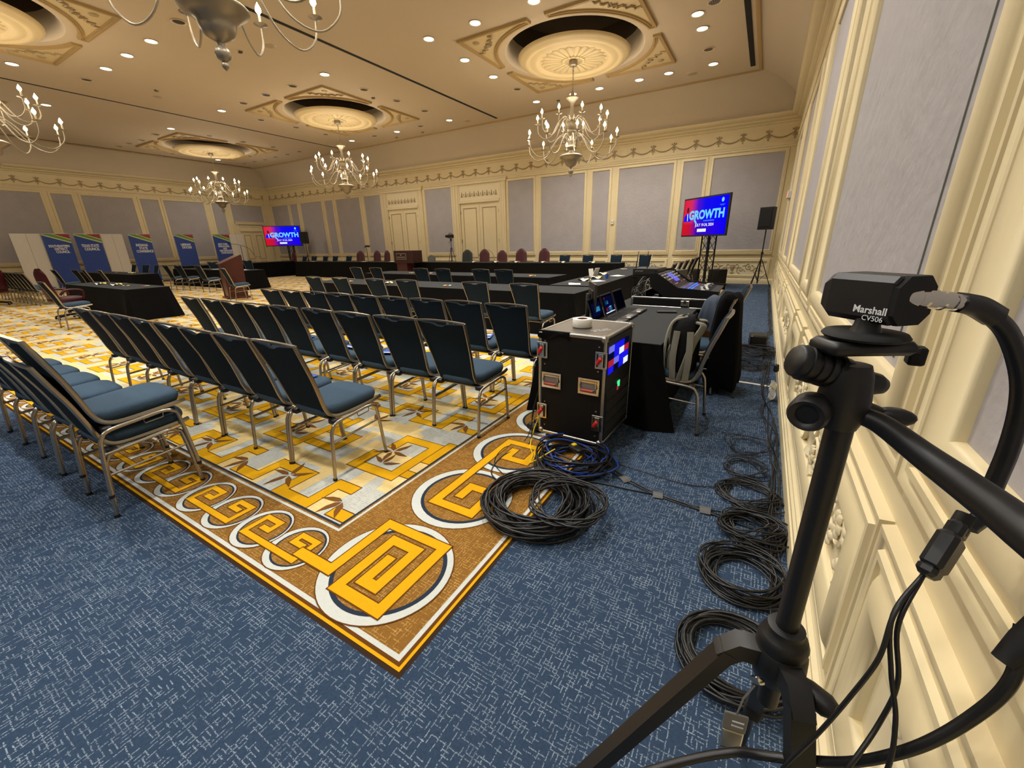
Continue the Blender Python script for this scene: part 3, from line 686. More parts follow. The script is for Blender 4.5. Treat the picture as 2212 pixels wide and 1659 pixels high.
for i, (x, y) in enumerate(dl):
    o = dt if i == 0 else dt.copy()
    if i: COL.objects.link(o)
    o.location = (x, y, ZC); tag(o, 'small dark ceiling sensor dot, %s of six' % ('nearest', 'second nearest', 'third nearest', 'rightmost far', 'middle far', 'leftmost far')[i], 'sensor', 'small ceiling sensors')
mb = MB(); mb.lathe([(0, -.008), (.14, -.008), (.15, 0)], 'trim_white', 20, cap=False)
for q in range(5): mb.lathe([(.02+.025*q, -.011), (.028+.025*q, -.011)], 'ceiling_frame', 20, cap=False)
sp_ = mb.build('ceiling_speaker')
for i, (x, y) in enumerate([(-17.21, 7.36), (-10.96, 7.31), (-10.88, 15.1), (-17.08, 15.09), (-2.63, 15.01)]):
    o = sp_ if i == 0 else sp_.copy()
    if i: COL.objects.link(o)
    o.location = (x, y, ZC); tag(o, 'flat round ceiling speaker grille, %s' % ('near the left track', 'near the wide black track', 'far side above the right double door', 'far side above the left screen', 'above the right hand screen')[i], 'ceiling speaker', 'ceiling speaker grilles')
# ================================================================ BANQUET CHAIRS
def make_banquet():
    r = empty('banquet_chair')
    mb = MB()                                            # seat cushion
    def outl(hw_f, hw_b, y0, y1, z, rise):
        P = []; n = 28
        for k in range(n):
            a = 2*pi*k/n; c, s_ = cos(a), sin(a); e = .42
            u = abs(c)**e*(1 if c > 0 else -1); v = abs(s_)**e*(1 if s_ > 0 else -1); y = (y0+y1)/2+(y1-y0)/2*v
            t = (y-y0)/(y1-y0); P.append(((hw_b+(hw_f-hw_b)*t)*u, y, z+rise*t))
        return P
    L = [outl(.205, .175, -.155, .235, .442, .02), outl(.228, .195, -.18, .262, .447, .022), outl(.236, .203, -.19, .272, .47, .025), outl(.236, .203, -.19, .272, .492, .025), outl(.228, .195, -.182, .264, .508, .024), outl(.205, .175, -.16, .24, .519, .022), outl(.12, .10, -.08, .14, .525, .018)]
    mb.loft(L, 'seat_fabric_lit', smooth=True); mb.loft([outl(.2, .17, -.15, .23, .425, .02), outl(.2, .17, -.15, .23, .444, .02)], 'black_plastic'); mb.build('seat', r)
    def spine(v):                                        # centre line of the back
        P = [(-.165, .485), (-.185, .55), (-.215, .67), (-.255, .80), (-.30, .92), (-.322, .972)]
        t = v*(len(P)-1); i = min(int(t), len(P)-2); f = t-i
        return P[i][0]*(1-f)+P[i+1][0]*f, P[i][1]*(1-f)+P[i+1][1]*f
    mb = MB(); nu, nv = 14, 14
    def surf(front):
        def fn(u, v):
            U = u*2-1; top = 1-.075*exp(-(U/.24)**4)-.012*(1-abs(U)**2); y, z = spine(v*top)
            w_ = .180+.045*v; th = (.020*(1-abs(U)**4)*(1-(2*v-1)**6)+.004)
            return (U*w_, y-.010*(1-U*U)*v+(th if front else -.012-.006*(1-U*U)), z+(.006 if front else 0))
        return fn
    f, b = surf(True), surf(False)
    mb.grid(f, nu, nv, 'back_fabric_shaded'); mb.grid(lambda u, v: b(1-u, v), nu, nv, 'back_fabric_shaded')
    edge = [(k/nu, 1) for k in range(nu+1)]
    mb.loft([[f(u, v) for u, v in edge], [b(u, v) for u, v in edge]], 'back_fabric_shaded', cap=False, closed=False)
    for U in (0, 1): mb.loft([[f(U, k/nv) for k in range(nv+1)], [b(U, k/nv) for k in range(nv+1)]], 'back_fabric_shaded', cap=False, closed=False)
    mb.loft([[f(k/nu, 0) for k in range(nu+1)], [b(k/nu, 0) for k in range(nu+1)]], 'back_fabric_shaded', cap=False, closed=False)
    bk = mb.build('backrest', r)
    mb = MB()                                            # frame round the back and under the seat sides
    for s in (-1, 1):
        P = [(s*.236, -.332, .985), (s*.228, -.295, .88), (s*.212, -.245, .745), (s*.197, -.205, .61), (s*.190, -.18, .52), (s*.192, -.145, .458), (s*.205, -.08, .438), (s*.222, .06, .448), (s*.232, .2, .462), (s*.225, .268, .47)]
        mb.tube(catmull(P, 4), .0085, 'champagne', seg=6, ry=.015, up=(0, 1, 0))
    T_ = [(x*.236, -.332-.022*(1-x*x), .985+.014*(1-x*x)) for x in (-1, -.66, -.33, 0, .33, .66, 1)]
    mb.tube(catmull(T_, 3), .016, 'champagne', seg=4, ry=.009)
    mb.build('back_frame', r)
    for s in (-1, 1):
        mb = MB(); mb.tube(catmull([(s*.245, -.235, 0), (s*.244, -.205, .30), (s*.243, -.185, .375), (s*.242, -.14, .412), (s*.241, .02, .428)], 5), .0125, 'champagne', seg=7); mb.lathe([(.015, 0), (.015, .02)], 'black_rubber', 8, c=(s*.245, -.235, 0)); mb.build('leg', r)
        mb = MB(); mb.tube(catmull([(s*.241, .02, .428), (s*.241, .13, .436), (s*.242, .185, .415), (s*.243, .205, .36), (s*.246, .235, 0)], 5), .0125, 'champagne', seg=7); mb.lathe([(.015, 0), (.015, .02)], 'black_rubber', 8, c=(s*.246, .235, 0)); mb.build('leg', r)
        mb = MB(); mb.tube([(s*.243, -.207, .275), (s*.243, .213, .305)], .008, 'champagne', seg=6); mb.build('stretcher', r)
    mb = MB()
    for y, z in ((-.13, .415), (.15, .43)): mb.tube([(-.24, y, z), (.24, y, z)], .009, 'champagne', seg=6)
    mb.box((0, .01, .423), (.36, .30, .006), 'black_plastic')
    for s in (-1, 1): mb.box((s*.21, -.145, .415), (.06, .05, .035), 'black_plastic', b=.006)
    mb.build('seat_frame', r)
    mb = MB(); mb.tube([(.252, .02, .425), (.252, .025, .395), (.252, .12, .402), (.252, .125, .432)], .004, 'champagne', seg=5); mb.build('linking_bracket', r)
    return r
BC = make_banquet(); bc_used = [False]
def chair(x, y, rot, label, group, z=0, sc=1):
    if not bc_used[0]: o = BC; bc_used[0] = True; o.location = (x, y, z); o.rotation_euler = (0, 0, rot); tag(o, label, 'chair', group)
    else: o = dup(BC, (x, y, z), rot, label, group); o['category'] = 'chair'
    if sc != 1: o.scale = (1, 1, sc)
    return o
def row(xs_, y, name, group, rot=0, z=0, sc=1, js=(0,)):
    n = len(xs_)
    for i, x in enumerate(xs_):
        w_ = 'rightmost' if i == n-1 else 'leftmost' if i == 0 else ordw(n-1-i)+' from the right'
        rr = random.uniform(-.03, .03)
        chair(x, y+random.uniform(-.012, .012), rot+rr, 'blue banquet chair %s %s' % (w_, name), group, z, sc)
row([-6.10+.5*i for i in range(8)], 1.72, 'in the front row of chairs', 'front row of banquet chairs')
row([-6.14, -5.64, -5.14, -4.64, -4.15, -3.62, -3.10, -2.60, -2.09], 2.74, 'in the second row of chairs', 'second row of banquet chairs')
row([-6.13, -5.63, -5.13, -4.63, -4.13, -3.63, -3.13, -2.62, -2.10], 3.74, 'in the third row of chairs', 'third row of banquet chairs')
row([-7.86, -7.02, -6.05, -5.27, -3.83, -2.94], 5.62, 'at the nearer classroom table', 'chairs at the nearer classroom table')
row([-9.98, -9.15, -7.52, -6.80, -5.67, -5.02], 8.42, 'at the farther classroom table', 'chairs at the farther classroom table')
# aisle row at near left, last place doubled up
LN = ['stacked underneath the top chair at the near left', 'beside the two stacked chairs at near left', 'two places left of the stacked pair', 'three places left of the stacked pair', 'four places left of the stacked pair', 'five places left of the stacked pair, near the left edge']
for i in range(6): chair(-3.445-.51*i, .795, random.uniform(-.03, .03), 'blue banquet chair %s' % LN[i], 'chairs in the near left row')
chair(-3.435, .80, .01, 'blue banquet chair stacked on top of another at the near left', 'chairs in the near left row', z=.138)
# chairs at the head table, along the aisle table, at left
HX = [-24.3, -23.35, -22.3, -21.4, -20.2, -6.98, -6.0, -4.85, -3.78]
for i, x in enumerate(HX):
    lf = i < 5
    chair(x, 15.75, pi+random.uniform(-.05, .05), 'blue banquet chair behind head table, %s of the %s group' % (ordw(i if lf else i-5), 'left' if lf else 'right'), 'banquet chairs behind the head table', sc=1.07)
for i, y in enumerate((11.2, 12.2, 13.2, 14.35, 15.25)):
    chair(-2.22, y, pi/2+random.uniform(-.06, .06), 'blue banquet chair right of the aisle table, %s from the mixing desk' % ordw(i), 'chairs on the right of the aisle table')
chair(-12.78, 2.80, 0.0, 'blue banquet chair at the near black table, beside the maroon armchair', 'chairs at the left tables')
chair(-14.3, 7.0, -.15, 'blue banquet chair in front of the wooden lectern', 'chairs at the left tables')
for i, (x, y) in enumerate(((-21.8, 4.95), (-20.6, 5.2), (-20.05, 5.3), (-18.7, 5.35))):
    chair(x, y, random.uniform(-.1, .1), 'blue banquet chair in front of the second left table, %s from the left' % ordw(i), 'chairs at the left tables')
for i, (x, y, a) in enumerate(((-20.9, 7.95, .0), (-20.2, 8.1, .1), (-18.3, 8.0, .0))):
    chair(x, y, a, 'blue banquet chair at the paper-strewn left table, %s from the left' % ordw(i), 'chairs at the left tables')
for i, (x, y) in enumerate(((-24.7, 7.55), (-23.2, 7.5), (-22.2, 7.5), (-23.3, 10.6), (-23.2, 12.2))):
    chair(x, y, (pi, pi+.2, pi, -pi/2, -pi/2)[i], 'blue banquet chair among the farther left tables, %s from the left' % ordw(i), 'chairs at the left tables')
for i in range(10):
    chair(-19.4-.47*i, 3.75, 0, 'blue banquet chair in the row lined up at far left, %s from its right end' % ordw(i), 'lined up chairs at the far left')
# ================================================================ OTHER SEATING
def exec_chair(m, name='executive_chair'):
    r = empty(name)
    mb = MB(); mb.loft([[(x*w_, y*w_+.02, z) for x, y in ((-.25, -.22), (-.27, 0), (-.25, .24), (-.12, .28), (.12, .28), (.25, .24), (.27, 0), (.25, -.22))] for z, w_ in ((.40, .85), (.42, 1), (.48, 1.03), (.52, .97), (.54, .8))], m, smooth=True); mb.build('seat', r)
    mb = MB()
    def back(th):
        def fn(u, v):
            U = u*2-1; z = .50+.72*v; w_ = .26*(1-.12*v)*(1-max(0, v-.78)**2*9); y = -.20-.10*v-.02*sin(v*pi)
            return (U*w_, y+th*(1-abs(U)**3)*(.7+.3*sin(v*pi))*(1 if v < .95 else .6), z-.05*U*U*v)
        return fn
    a, b = back(.05), back(-.05); mb.grid(a, 10, 12, m); mb.grid(lambda u, v: b(1-u, v), 10, 12, m); mb.build('backrest', r)
    for s in (-1, 1):
        mb = MB(); mb.tube(catmull([(s*.27, -.20, .60), (s*.31, -.1, .70), (s*.31, .12, .70), (s*.30, .24, .64), (s*.28, .22, .46)], 5), .026, m, seg=7); mb.build('armrest', r)
    mb = MB(); mb.lathe([(.03, .10), (.03, .30), (.02, .31), (.02, .41), (.10, .42)], 'black_plastic', 12); mb.build('gas_column', r)
    mb = MB()
    for k in range(5):
        a_ = 2*pi*k/5; mb.tube([(0, 0, .12), (.30*cos(a_), .30*sin(a_), .075)], [.03, .018], 'black_plastic', seg=6)
        mb.ball((.30*cos(a_), .30*sin(a_), .035), .034, 'black_rubber', 8, sc=(.8, .8, 1))
    mb.build('star_base', r)
    return r
EX = exec_chair('maroon')
tag(EX, 'large maroon executive armchair at the near end of the first left table', 'chair'); EX.location = (-14.6, 3.12, 0); EX.rotation_euler = (0, 0, .25)
for x, y, a, l in ((-25.6, 15.9, pi, 'behind the head table beneath the left screen'), (-19.3, 15.9, pi+.3, 'with a small camera fixed behind it, left of the podium'), (-18.05, 15.9, pi+.1, 'left one of the close pair left of the podium'), (-17.35, 15.9, pi-.1, 'right one of the close pair left of the podium'), (-11.0, 15.9, pi+.15, 'beside the black leather chair, right of the podium'), (-10.1, 15.9, pi, 'lower one in front of the right double door edge'), (-9.05, 15.9, pi+.2, 'second from the right behind the head table'), (-8.0, 15.9, pi, 'rightmost maroon one behind the head table')):
    o = dup(EX, (x, y, 0), a, 'maroon executive chair %s' % l, 'maroon chairs behind the head table'); o['category'] = 'chair'
    o.scale = (1.1, 1.05, 1.04) if 'lower' in l else (1.05, 1.05, 1.09)
o = dup(EX, (-20.9, 2.95, 0), 1.9, 'maroon armchair cut off by the left edge of the photo', None); o['category'] = 'chair'; o['group'] = 'maroon chairs behind the head table'; del o['group']
EG = exec_chair('dark_green', 'leather_chair'); EG.location = (-11.85, 15.8, 0); EG.rotation_euler = (0, 0, pi+.3); tag(EG, 'dark green leather office chair right of the camera tripod', 'chair', 'dark leather chairs'); EG.scale = (1.05, 1.05, 1.08)
o = dup(EG, (-16.35, 15.8, 0), pi-.2, 'dark green leather office chair just left of the podium', 'dark leather chairs')
def round_chair(m, tall=1.0):
    r = empty('round_back_chair')
    mb = MB(); pts = [(.22*cos(pi*k/10), 0, .62+.34*sin(pi*k/10)) for k in range(11)]
    mb.tube([(.22, 0, .45)]+pts+[(-.22, 0, .45)], .013, m, seg=6); mb.build('back_frame', r)
    mb = MB(); mb.lathe([(0, .44), (.2, .44), (.22, .47), (.2, .5), (0, .51)], 'grey_chair', 16, c=(0, .2, 0)); mb.build('seat', r)
    for a, b in ((-.2, 0), (.2, 0), (-.18, .38), (.18, .38)):
        mb = MB(); mb.tube([(a, b, 0), (a, b, .45)], .012, m, seg=6); mb.build('leg', r)
    return r
RC = round_chair('gold_relief')
for i, (x, y, l) in enumerate(((-16.9, 16.75, 'left one before the left double door'), (-15.7, 16.75, 'right one before the left double door'), (-12.35, 16.75, 'left one before the right double door'), (-11.2, 16.75, 'right one before the right double door'))):
    o = RC if i == 0 else dup(RC, (0, 0, 0)); o.location = (x, y, 0); o.rotation_euler = (0, 0, pi); o.scale = (1.45, 1, 1.32)
    tag(o, 'gold tubular round-backed chair, %s' % l, 'chair', 'gold round-backed chairs by the doors')
RG = empty('folding_chair', (-14.15, 15.9, 0), pi, 'grey round-backed chair immediately right of the podium', 'chair')
mb = MB(); mb.loft([[(.24*cos(2*pi*k/16), -.2+.02*s, .88+.2*sin(2*pi*k/16)) for k in range(16)] for s in (-1, 1)], 'grey_chair'); mb.build('backrest', RG)
mb = MB(); mb.box((0, 0, .46), (.44, .4, .05), 'grey_chair', b=.02); mb.build('seat', RG)
for s in (-1, 1):
    mb = MB(); mb.tube([(s*.22, .18, 0), (s*.22, -.15, .5), (s*.23, -.2, 1.0)], .012, 'black_plastic', seg=6); mb.build('leg', RG)
    mb = MB(); mb.tube([(s*.22, -.22, 0), (s*.22, .1, .46)], .012, 'black_plastic', seg=6); mb.build('leg', RG)
# ================================================================ DRAPED TABLES
def draped(name, x0, x1, y0, y1, zt, label, rot=0, m='black_cloth', top='black_cloth_lit', flare=.035, folds=26, cf=.09, group='black draped tables'):
    cx, cy = (x0+x1)/2, (y0+y1)/2; hx, hy = (x1-x0)/2, (y1-y0)/2; mb = MB(); P = []
    per = []
    def side(a, b):
        n = max(6, int((Vector(b)-Vector(a)).length/.09))
        return [(a[0]+(b[0]-a[0])*k/n, a[1]+(b[1]-a[1])*k/n) for k in range(n)]
    c = [(-hx, -hy), (hx, -hy), (hx, hy), (-hx, hy)]
    for i in range(4): per += [(p, i) for p in side(c[i], c[(i+1) % 4])]
    rnd = random.Random(int(abs(x0*37+y0*91))); ph = rnd.random()*6
    nrm = [(0, -1), (1, 0), (0, 1), (-1, 0)]; loops = []
    for t, z in ((0, zt), (.006, zt-.006), (.010, zt-.02), (.30, zt*.66), (.65, zt*.33), (1, .012)):
        L = []
        for k, (p, i) in enumerate(per):
            nx, ny = nrm[i]; s_ = k*.09
            cd = min(1, min(hypot(p[0]-q[0], p[1]-q[1]) for q in c)/.45); cor = (1-cd)**2
            d = t*(flare*.5+flare*(.5+.5*sin(s_*5.2+ph+1.7*sin(s_*1.3)))*.6) + t*cor*cf
            sx_ = (1 if p[0] > 0 else -1)*t*cor*cf*.33; sy_ = (1 if p[1] > 0 else -1)*t*cor*cf*.33
            L.append((p[0]+nx*d+(sx_ if i in (0, 2) else 0), p[1]+ny*d+(sy_ if i in (1, 3) else 0), z))
        loops.append(L)
    mb.loft(loops[1:], m, cap=False, smooth=False)
    mb.loft(loops[:2], top, cap=False); mb.add(loops[0], [tuple(range(len(per)))], top)
    return mb.build(name, loc=(cx, cy, 0), rot=rot, label=label, cat='table', group=group)
draped('banquet_table', -9.7, -2.62, 6.42, 7.5, .74, 'long black-draped classroom table nearest to the rows of chairs')
draped('banquet_table', -11.0, -4.45, 9.25, 10.35, .74, 'black-draped classroom table in the middle, second from the chairs')
draped('banquet_table', -3.78, -2.80, 7.68, 14.2, .74, 'very long black-draped table running along the aisle towards the far wall', rot=.035)
draped('banquet_table', -22.9, -4.3, 14.5, 15.25, .82, 'head table under black cloth running along the whole far wall')
draped('banquet_table', -25.3, -24.05, 9.6, 15.2, .82, 'black-draped table before the banners joining the left end of the head table')
draped('banquet_table', -16.6, -12.42, 3.66, 4.5, .73, 'black-draped table nearest at left with candy scattered on top', flare=.06)
draped('banquet_table', -25.5, -19.95, 6.2, 7.0, .74, 'second black-draped table at left, between the near one and the banners')
draped('banquet_table', -23.8, -17.6, 8.95, 9.75, .74, 'black-draped table left of the lectern with white papers on it')
draped('equipment_table', -1.72, -.62, 3.42, 5.50, .74, 'black-draped equipment table with three laptops beside the flight case', flare=.03, cf=.17)
draped('equipment_table', -1.72, -.60, 5.74, 7.3, .70, 'low black-draped table carrying the mixing desk case')
# ================================================================ BANNERS AND BOARDS
BN = [(5.76, 6.63, ['SOUTHEASTERN', 'DISTRICT', 'COUNCIL'], .105), (6.78, 7.66, ['TEXAS STATE', 'COUNCIL'], .125), (8.70, 9.58, ['INDIANA', 'STATE', 'CONFERENCE'], .125), (10.60, 11.48, ['LIBERIAN', 'DIOCESE'], .12), (12.46, 13.33, ['NEW YORK,', 'PENNSYLVANIA,', 'AND', 'NEW ENGLAND', 'STATES COUNCIL'], .10)]
BH = 2.36
for y0, y1, lines, fs in BN:
    yc = (y0+y1)/2; h = (y1-y0)/2
    r = empty('retractable_banner', (-27.0, yc, 0), pi/2, 'blue pull-up banner reading %s' % ' '.join(lines).replace(',', ''), 'banner', 'pull-up banners before the left wall')
    mb = MB(); mb.box((0, 0, BH/2+.03), (2*h, .006, BH-.06), 'banner_blue')
    q = lambda pts, m, o: mb.loft([[(x, -.004-o, z) for x, z in pts], [(x, -.0045-o, z) for x, z in pts]], m)
    q([(-h, BH), (h, BH), (h, BH-.40), (-h, BH-.06)], 'banner_light', 0); q([(-h, BH), (h, BH), (h, BH-.35), (-h, BH-.02)], 'banner_green', .001)
    q([(-.35*h, BH), (h, BH), (h, BH-.26), (.2*h, BH-.10)], 'banner_light', .002); q([(-.2*h, BH), (h, BH), (h, BH-.22)], 'banner_red', .003)
    mb.build('banner_sheet', r)
    mb = MB(); mb.box((0, 0, .04), (2*h+.02, .16, .08), 'aluminium', b=.02); mb.build('banner_base', r)
    mb = MB(); mb.tube([(0, .03, .06), (0, .02, BH-.02)], .01, 'aluminium', seg=6); mb.box((0, 0, BH), (2*h, .02, .02), 'aluminium'); mb.build('support_pole', r)
    for i, t in enumerate(lines):
        text('lettering', t, fs*1.3, 'text_white', r, (.03*i, -.010, BH-.52-i*fs*1.18), (pi/2, 0, 0), bold=.004, sx=min(.72, 1.62*h/(len(t)*fs*.86)))
for y0, y1, l in ((4.86, 5.74, 'left of the southeastern banner, at far left'), (7.70, 8.5, 'between the second and third blue banners'), (13.36, 14.1, 'right of the last blue banner')):
    mb = MB(); n = (y1-y0)/2
    mb.box((0, 0, BH/2), (y1-y0, .01, BH), 'board_white'); mb.box((.02, -.007, BH/2), (.006, .004, BH-.02), 'grey_chair')
    r = empty('display_panel', (-27.05, (y0+y1)/2, 0), pi/2, 'blank white back of a pull-up banner %s' % l, 'banner', 'blank white display panels'); mb.build('panel_sheet', r)
    mb = MB(); mb.box((0, 0, .03), (y1-y0, .2, .06), 'aluminium', b=.02); mb.build('panel_base', r)
# ================================================================ SCREENS
def truss_tower(loc, rot, h, label):
    r = empty('truss_stand', loc, rot, label, 'stand', 'black truss stands under the screens')
    mb = MB(); a = .15
    C = [(a, a), (-a, a), (-a, -a), (a, -a)]
    for x, y in C: mb.tube([(x, y, .02), (x, y, h)], .025, 'black_matt', seg=8)
    mb.build('truss_chord', r)
    mb = MB(); n = int(h/.36)
    for i in range(4):
        p, q = C[i], C[(i+1) % 4]
        for k in range(n):
            z0, z1 = .1+k*(h-.2)/n, .1+(k+1)*(h-.2)/n
            A, B_ = (p, q) if k % 2 else (q, p); mb.tube([(A[0], A[1], z0), (B_[0], B_[1], z1)], .010, 'black_matt', seg=5)
        for z in (.1, h*.5, h-.1): mb.tube([(p[0], p[1], z), (q[0], q[1], z)], .012, 'black_matt', seg=5)
    mb.build('truss_brace', r)
    mb = MB(); mb.box((0, 0, .015), (.42, .42, .03), 'black_matt'); mb.build('base_plate', r)
def tv(loc, rot, label):
    W, H_ = 2.12, 1.19
    r = empty('flat_screen', loc, rot, label, 'screen', 'conference screens')
    mb = MB(); mb.box((0, .04, 0), (W, .07, H_), 'black_plastic', b=.012); mb.build('screen_housing', r)
    mb = MB(); w2, h2 = W/2-.045, H_/2-.045
    mb.box((0, .002, 0), (2*w2, .006, 2*h2), 'screen_picture'); p = mb.build('display', r)
    rx = (pi/2, 0, 0)
    text('display_lettering', 'GROWTH', .36, 'screen_cyan', r, (.10, -.004, .05), rx, bold=.014, sx=1.0)
    mb = MB(); mb.loft([[(x, y, z) for x, z in ((-.47, -.08), (-.38, -.08), (-.28, -.2), (-.36, -.2))] for y in (-.003, -.004)], 'screen_cyan'); mb.build('display_graphic', r)
    text('display_lettering', 'C O N F E R E N C E', .055, 'screen_cyan', r, (.25, -.004, -.13), rx)
    text('display_lettering', 'JULY 19-24, 2024', .12, 'screen_white', r, (.07, -.004, -.25), rx, bold=.002)
    mb = MB(); mb.box((-.03, -.003, -.41), (.42, .002, .095), 'screen_white'); mb.build('display_graphic', r)
    mb = MB(); n = 14                                     # round emblem and small figure
    for a in range(n): mb.loft([[(.78+.055*cos(2*pi*k/12)*(1+.0*a), y, .43+.065*sin(2*pi*k/12)) for k in range(12)] for y in (-.003, -.004)], 'screen_cyan') if a == 0 else None
    mb.box((.78, -.0035, .30), (.22, .001, .012), 'screen_teal'); mb.box((.78, -.0035, .275), (.14, .001, .010), 'screen_teal')
    mb.loft([[(-.80+.055*cos(2*pi*k/14), y, .235+.09*sin(2*pi*k/14)) for k in range(14)] for y in (-.003, -.004)], 'screen_skin')
    mb.loft([[(x, y, z) for x, z in ((-.98, -.12), (-.62, -.12), (-.66, .05), (-.76, .13), (-.84, .13), (-.96, .04))] for y in (-.0028, -.0035)], 'screen_blue')
    mb.loft([[(x, y, z) for x, z in ((-.82, .12), (-.78, .12), (-.77, -.1), (-.80, -.1))] for y in (-.0045, -.005)], 'screen_white')
    mb.build('display_graphic', r)
    return r
def fdir(p, q): return math.atan2(q[1]-p[1], q[0]-p[0])
tv((-1.86, 15.2, 2.235), -pi/4, 'large flat screen at right showing GROWTH in pale blue letters'); truss_tower((-1.64, 15.42, 0), -pi/4, 2.3, 'black truss stand under the right screen')
tv((-25.9, 15.9, 2.27), pi*.235, 'flat screen at left, showing GROWTH above the head table corner'); truss_tower((-26.0, 16.35, 0), pi/4, 2.3, 'black truss stand under the left screen')
def subw(x, y, rot, l):
    r = empty('subwoofer', (x, y, 0), rot, l, 'loudspeaker', 'subwoofers at the right screen')
    mb = MB(); mb.box((0, 0, .29), (.42, .5, .54), 'black_matt', b=.02); mb.build('cabinet', r)
    mb = MB(); mb.box((0, -.255, .29), (.36, .01, .46), 'black_plastic', b=.004); mb.build('grille', r)
subw(-2.08, 16.05, .1, 'black subwoofer cabinet left of the right truss stand'); subw(-1.30, 16.1, -.4, 'black subwoofer cabinet right of the right truss stand')
def pa(x, y, rot, z, lab, h=.66):
    r = empty('speaker_stand', (x, y, 0), rot, 'black tripod stand holding up the loudspeaker %s' % lab, 'stand', 'tripod speaker stands')
    mb = MB(); mb.tube([(0, 0, .12), (0, 0, 1.1)], .022, 'black_plastic'); mb.tube([(0, 0, 1.0), (0, 0, z)], .017, 'black_plastic'); mb.build('pole', r)
    mb = MB(); mb.lathe([(.02, 0), (.035, 0), (.035, .07), (.02, .07)], 'black_plastic', 12, c=(0, 0, 1.05)); mb.build('collar', r)
    mb = MB(); mb.ball((.04, 0, 1.08), .02, 'black_plastic', 8); mb.build('knob', r)
    for k in range(3):
        a = 2*pi*k/3+.4; mb = MB(); mb.tube([(.03*cos(a), .03*sin(a), .88), (.38*cos(a), .38*sin(a), .015)], .014, 'black_plastic', seg=6); mb.tube([(.02*cos(a), .02*sin(a), .2), (.20*cos(a), .20*sin(a), .45)], .008, 'black_plastic', seg=5); mb.build('leg', r)
    r = empty('loudspeaker', (x, y, z-.02), rot, 'black loudspeaker box on a tall pole %s' % lab, 'loudspeaker', 'loudspeakers on poles')
    mb = MB(); mb.loft([[(sx_*w_, yy, zz) for sx_, yy in ((-1, -.17), (1, -.17), (.7, .17), (-.7, .17))] for w_, zz in ((.2, 0), (.2, h))], 'black_plastic'); mb.build('cabinet', r)
    mb = MB(); mb.box((0, -.175, h/2+.03), (.36, .01, h-.12), 'black_matt'); mb.build('grille', r)
pa(-.08, 16.1, -.45, 1.82, 'right of the right screen'); pa(-23.75, 15.9, .3, 1.8, 'behind the left screen')
# ================================================================ LECTERN AND PODIUM
r = empty('lectern', (-15.15, 7.25, 0), R(165), 'tall reddish wooden lectern seen from its side at left of the hall', 'lectern')
for s in (-1, 1):
    mb = MB(); mb.loft([[(s*.33+t, y, z) for y, z in ((-.30, .06), (.26, .06), (.22, 1.12), (-.34, 1.36), (-.36, 1.34))] for t in (-.015, .015)], 'cherry'); mb.build('side_panel', r)
mb = MB(); mb.box((0, .22, .58), (.66, .03, 1.04), 'cherry'); mb.build('front_panel', r)
mb = MB(); mb.loft([[(x, y, z) for x, y in ((-.36, -.38), (.36, -.38), (.36, .30), (-.36, .30))] for z in (0, .03)], 'cherry', M=Matrix.Translation((0, 0, 1.212)) @ Matrix.Rotation(-.405, 4, 'X')); mb.build('top', r)
mb = MB(); mb.box((0, 0, .75), (.64, .42, .02), 'cherry'); mb.build('shelf', r)
mb = MB(); mb.box((0, -.02, .03), (.76, .68, .06), 'cherry', b=.015); mb.build('plinth', r)
r = empty('podium', (-13.75, 14.08, 0), 0, 'dark wood podium with a framed plaque in front of the head table', 'podium')
mb = MB(); mb.box((-.2, 0, .42), (.62, .45, .84), 'podium_maroon'); mb.build('stem', r)
mb = MB(); mb.box((0, 0, 1.08), (1.15, .6, .52), 'podium_wood', b=.01); mb.build('desk_box', r)
mb = MB(); mb.box((-.12, -.305, 1.10), (.60, .012, .26), 'silver_tag', b=.004); mb.box((-.12, -.312, 1.10), (.55, .012, .21), 'podium_wood', b=.004); pq = mb.build('plaque', r)
mb = MB(); [mb.box((-.12-.22+.044*k, -.318, 1.065), (.032, .002, .05 if k % 2 else .058), 'silver_tag') for k in range(11)]; mb.build('plaque_lettering', pq); mb = MB(); mb.ball((-.12, -.318, 1.16), .022, 'text_white', 8, sc=(1, .2, 1)); mb.build('plaque_emblem', pq)
# ================================================================ CAMERAS AND MICROPHONES
def tripod(name, loc, h, rad, label, cat, m='black_plastic', th=.014, a0=.3, group=None):
    r = empty(name, loc, 0, label, cat, group)
    mb = MB(); mb.tube([(0, 0, h*.45), (0, 0, h)], th*1.1, m, seg=8); mb.build('centre_column', r)
    for k in range(3):
        a = a0+2*pi*k/3; mb = MB(); mb.tube([(.03*cos(a), .03*sin(a), h*.82), (rad*cos(a), rad*sin(a), 0.01)], th, m, seg=6); mb.tube([(0, 0, h*.5), (rad*.45*cos(a), rad*.45*sin(a), h*.45)], th*.5, m, seg=5); mb.build('leg', r)
    mb = MB(); mb.lathe([(.03, 0), (.05, .01), (.05, .06), (.035, .08), (.06, .10), (.06, .12), (0, .12)], m, 12, c=(0, 0, h-.02)); mb.tube([(0, 0, h+.04), (.1, -.28, h-.1)], .009, m, seg=6); mb.build('pan_head', r)
    return r
tripod('tripod', (-12.75, 15.95, 0), 1.72, .38, 'tall black tripod between the two double doors', 'tripod')
r = empty('video_camera', (-12.75, 15.95, 1.83), pi*.9, 'black video camera on the far tripod between the doors', 'camera')
mb = MB(); mb.box((0, 0, .09), (.13, .30, .16), 'black_plastic', b=.02); mb.build('body', r)
mb = MB(); mb.lathe([(.05, 0), (.055, .02), (.06, .12), (0, .10)], 'black_matt', 16, M=Matrix.Translation((0, .14, .09)) @ Matrix.Rotation(-pi/2, 4, 'X')); mb.build('lens', r)
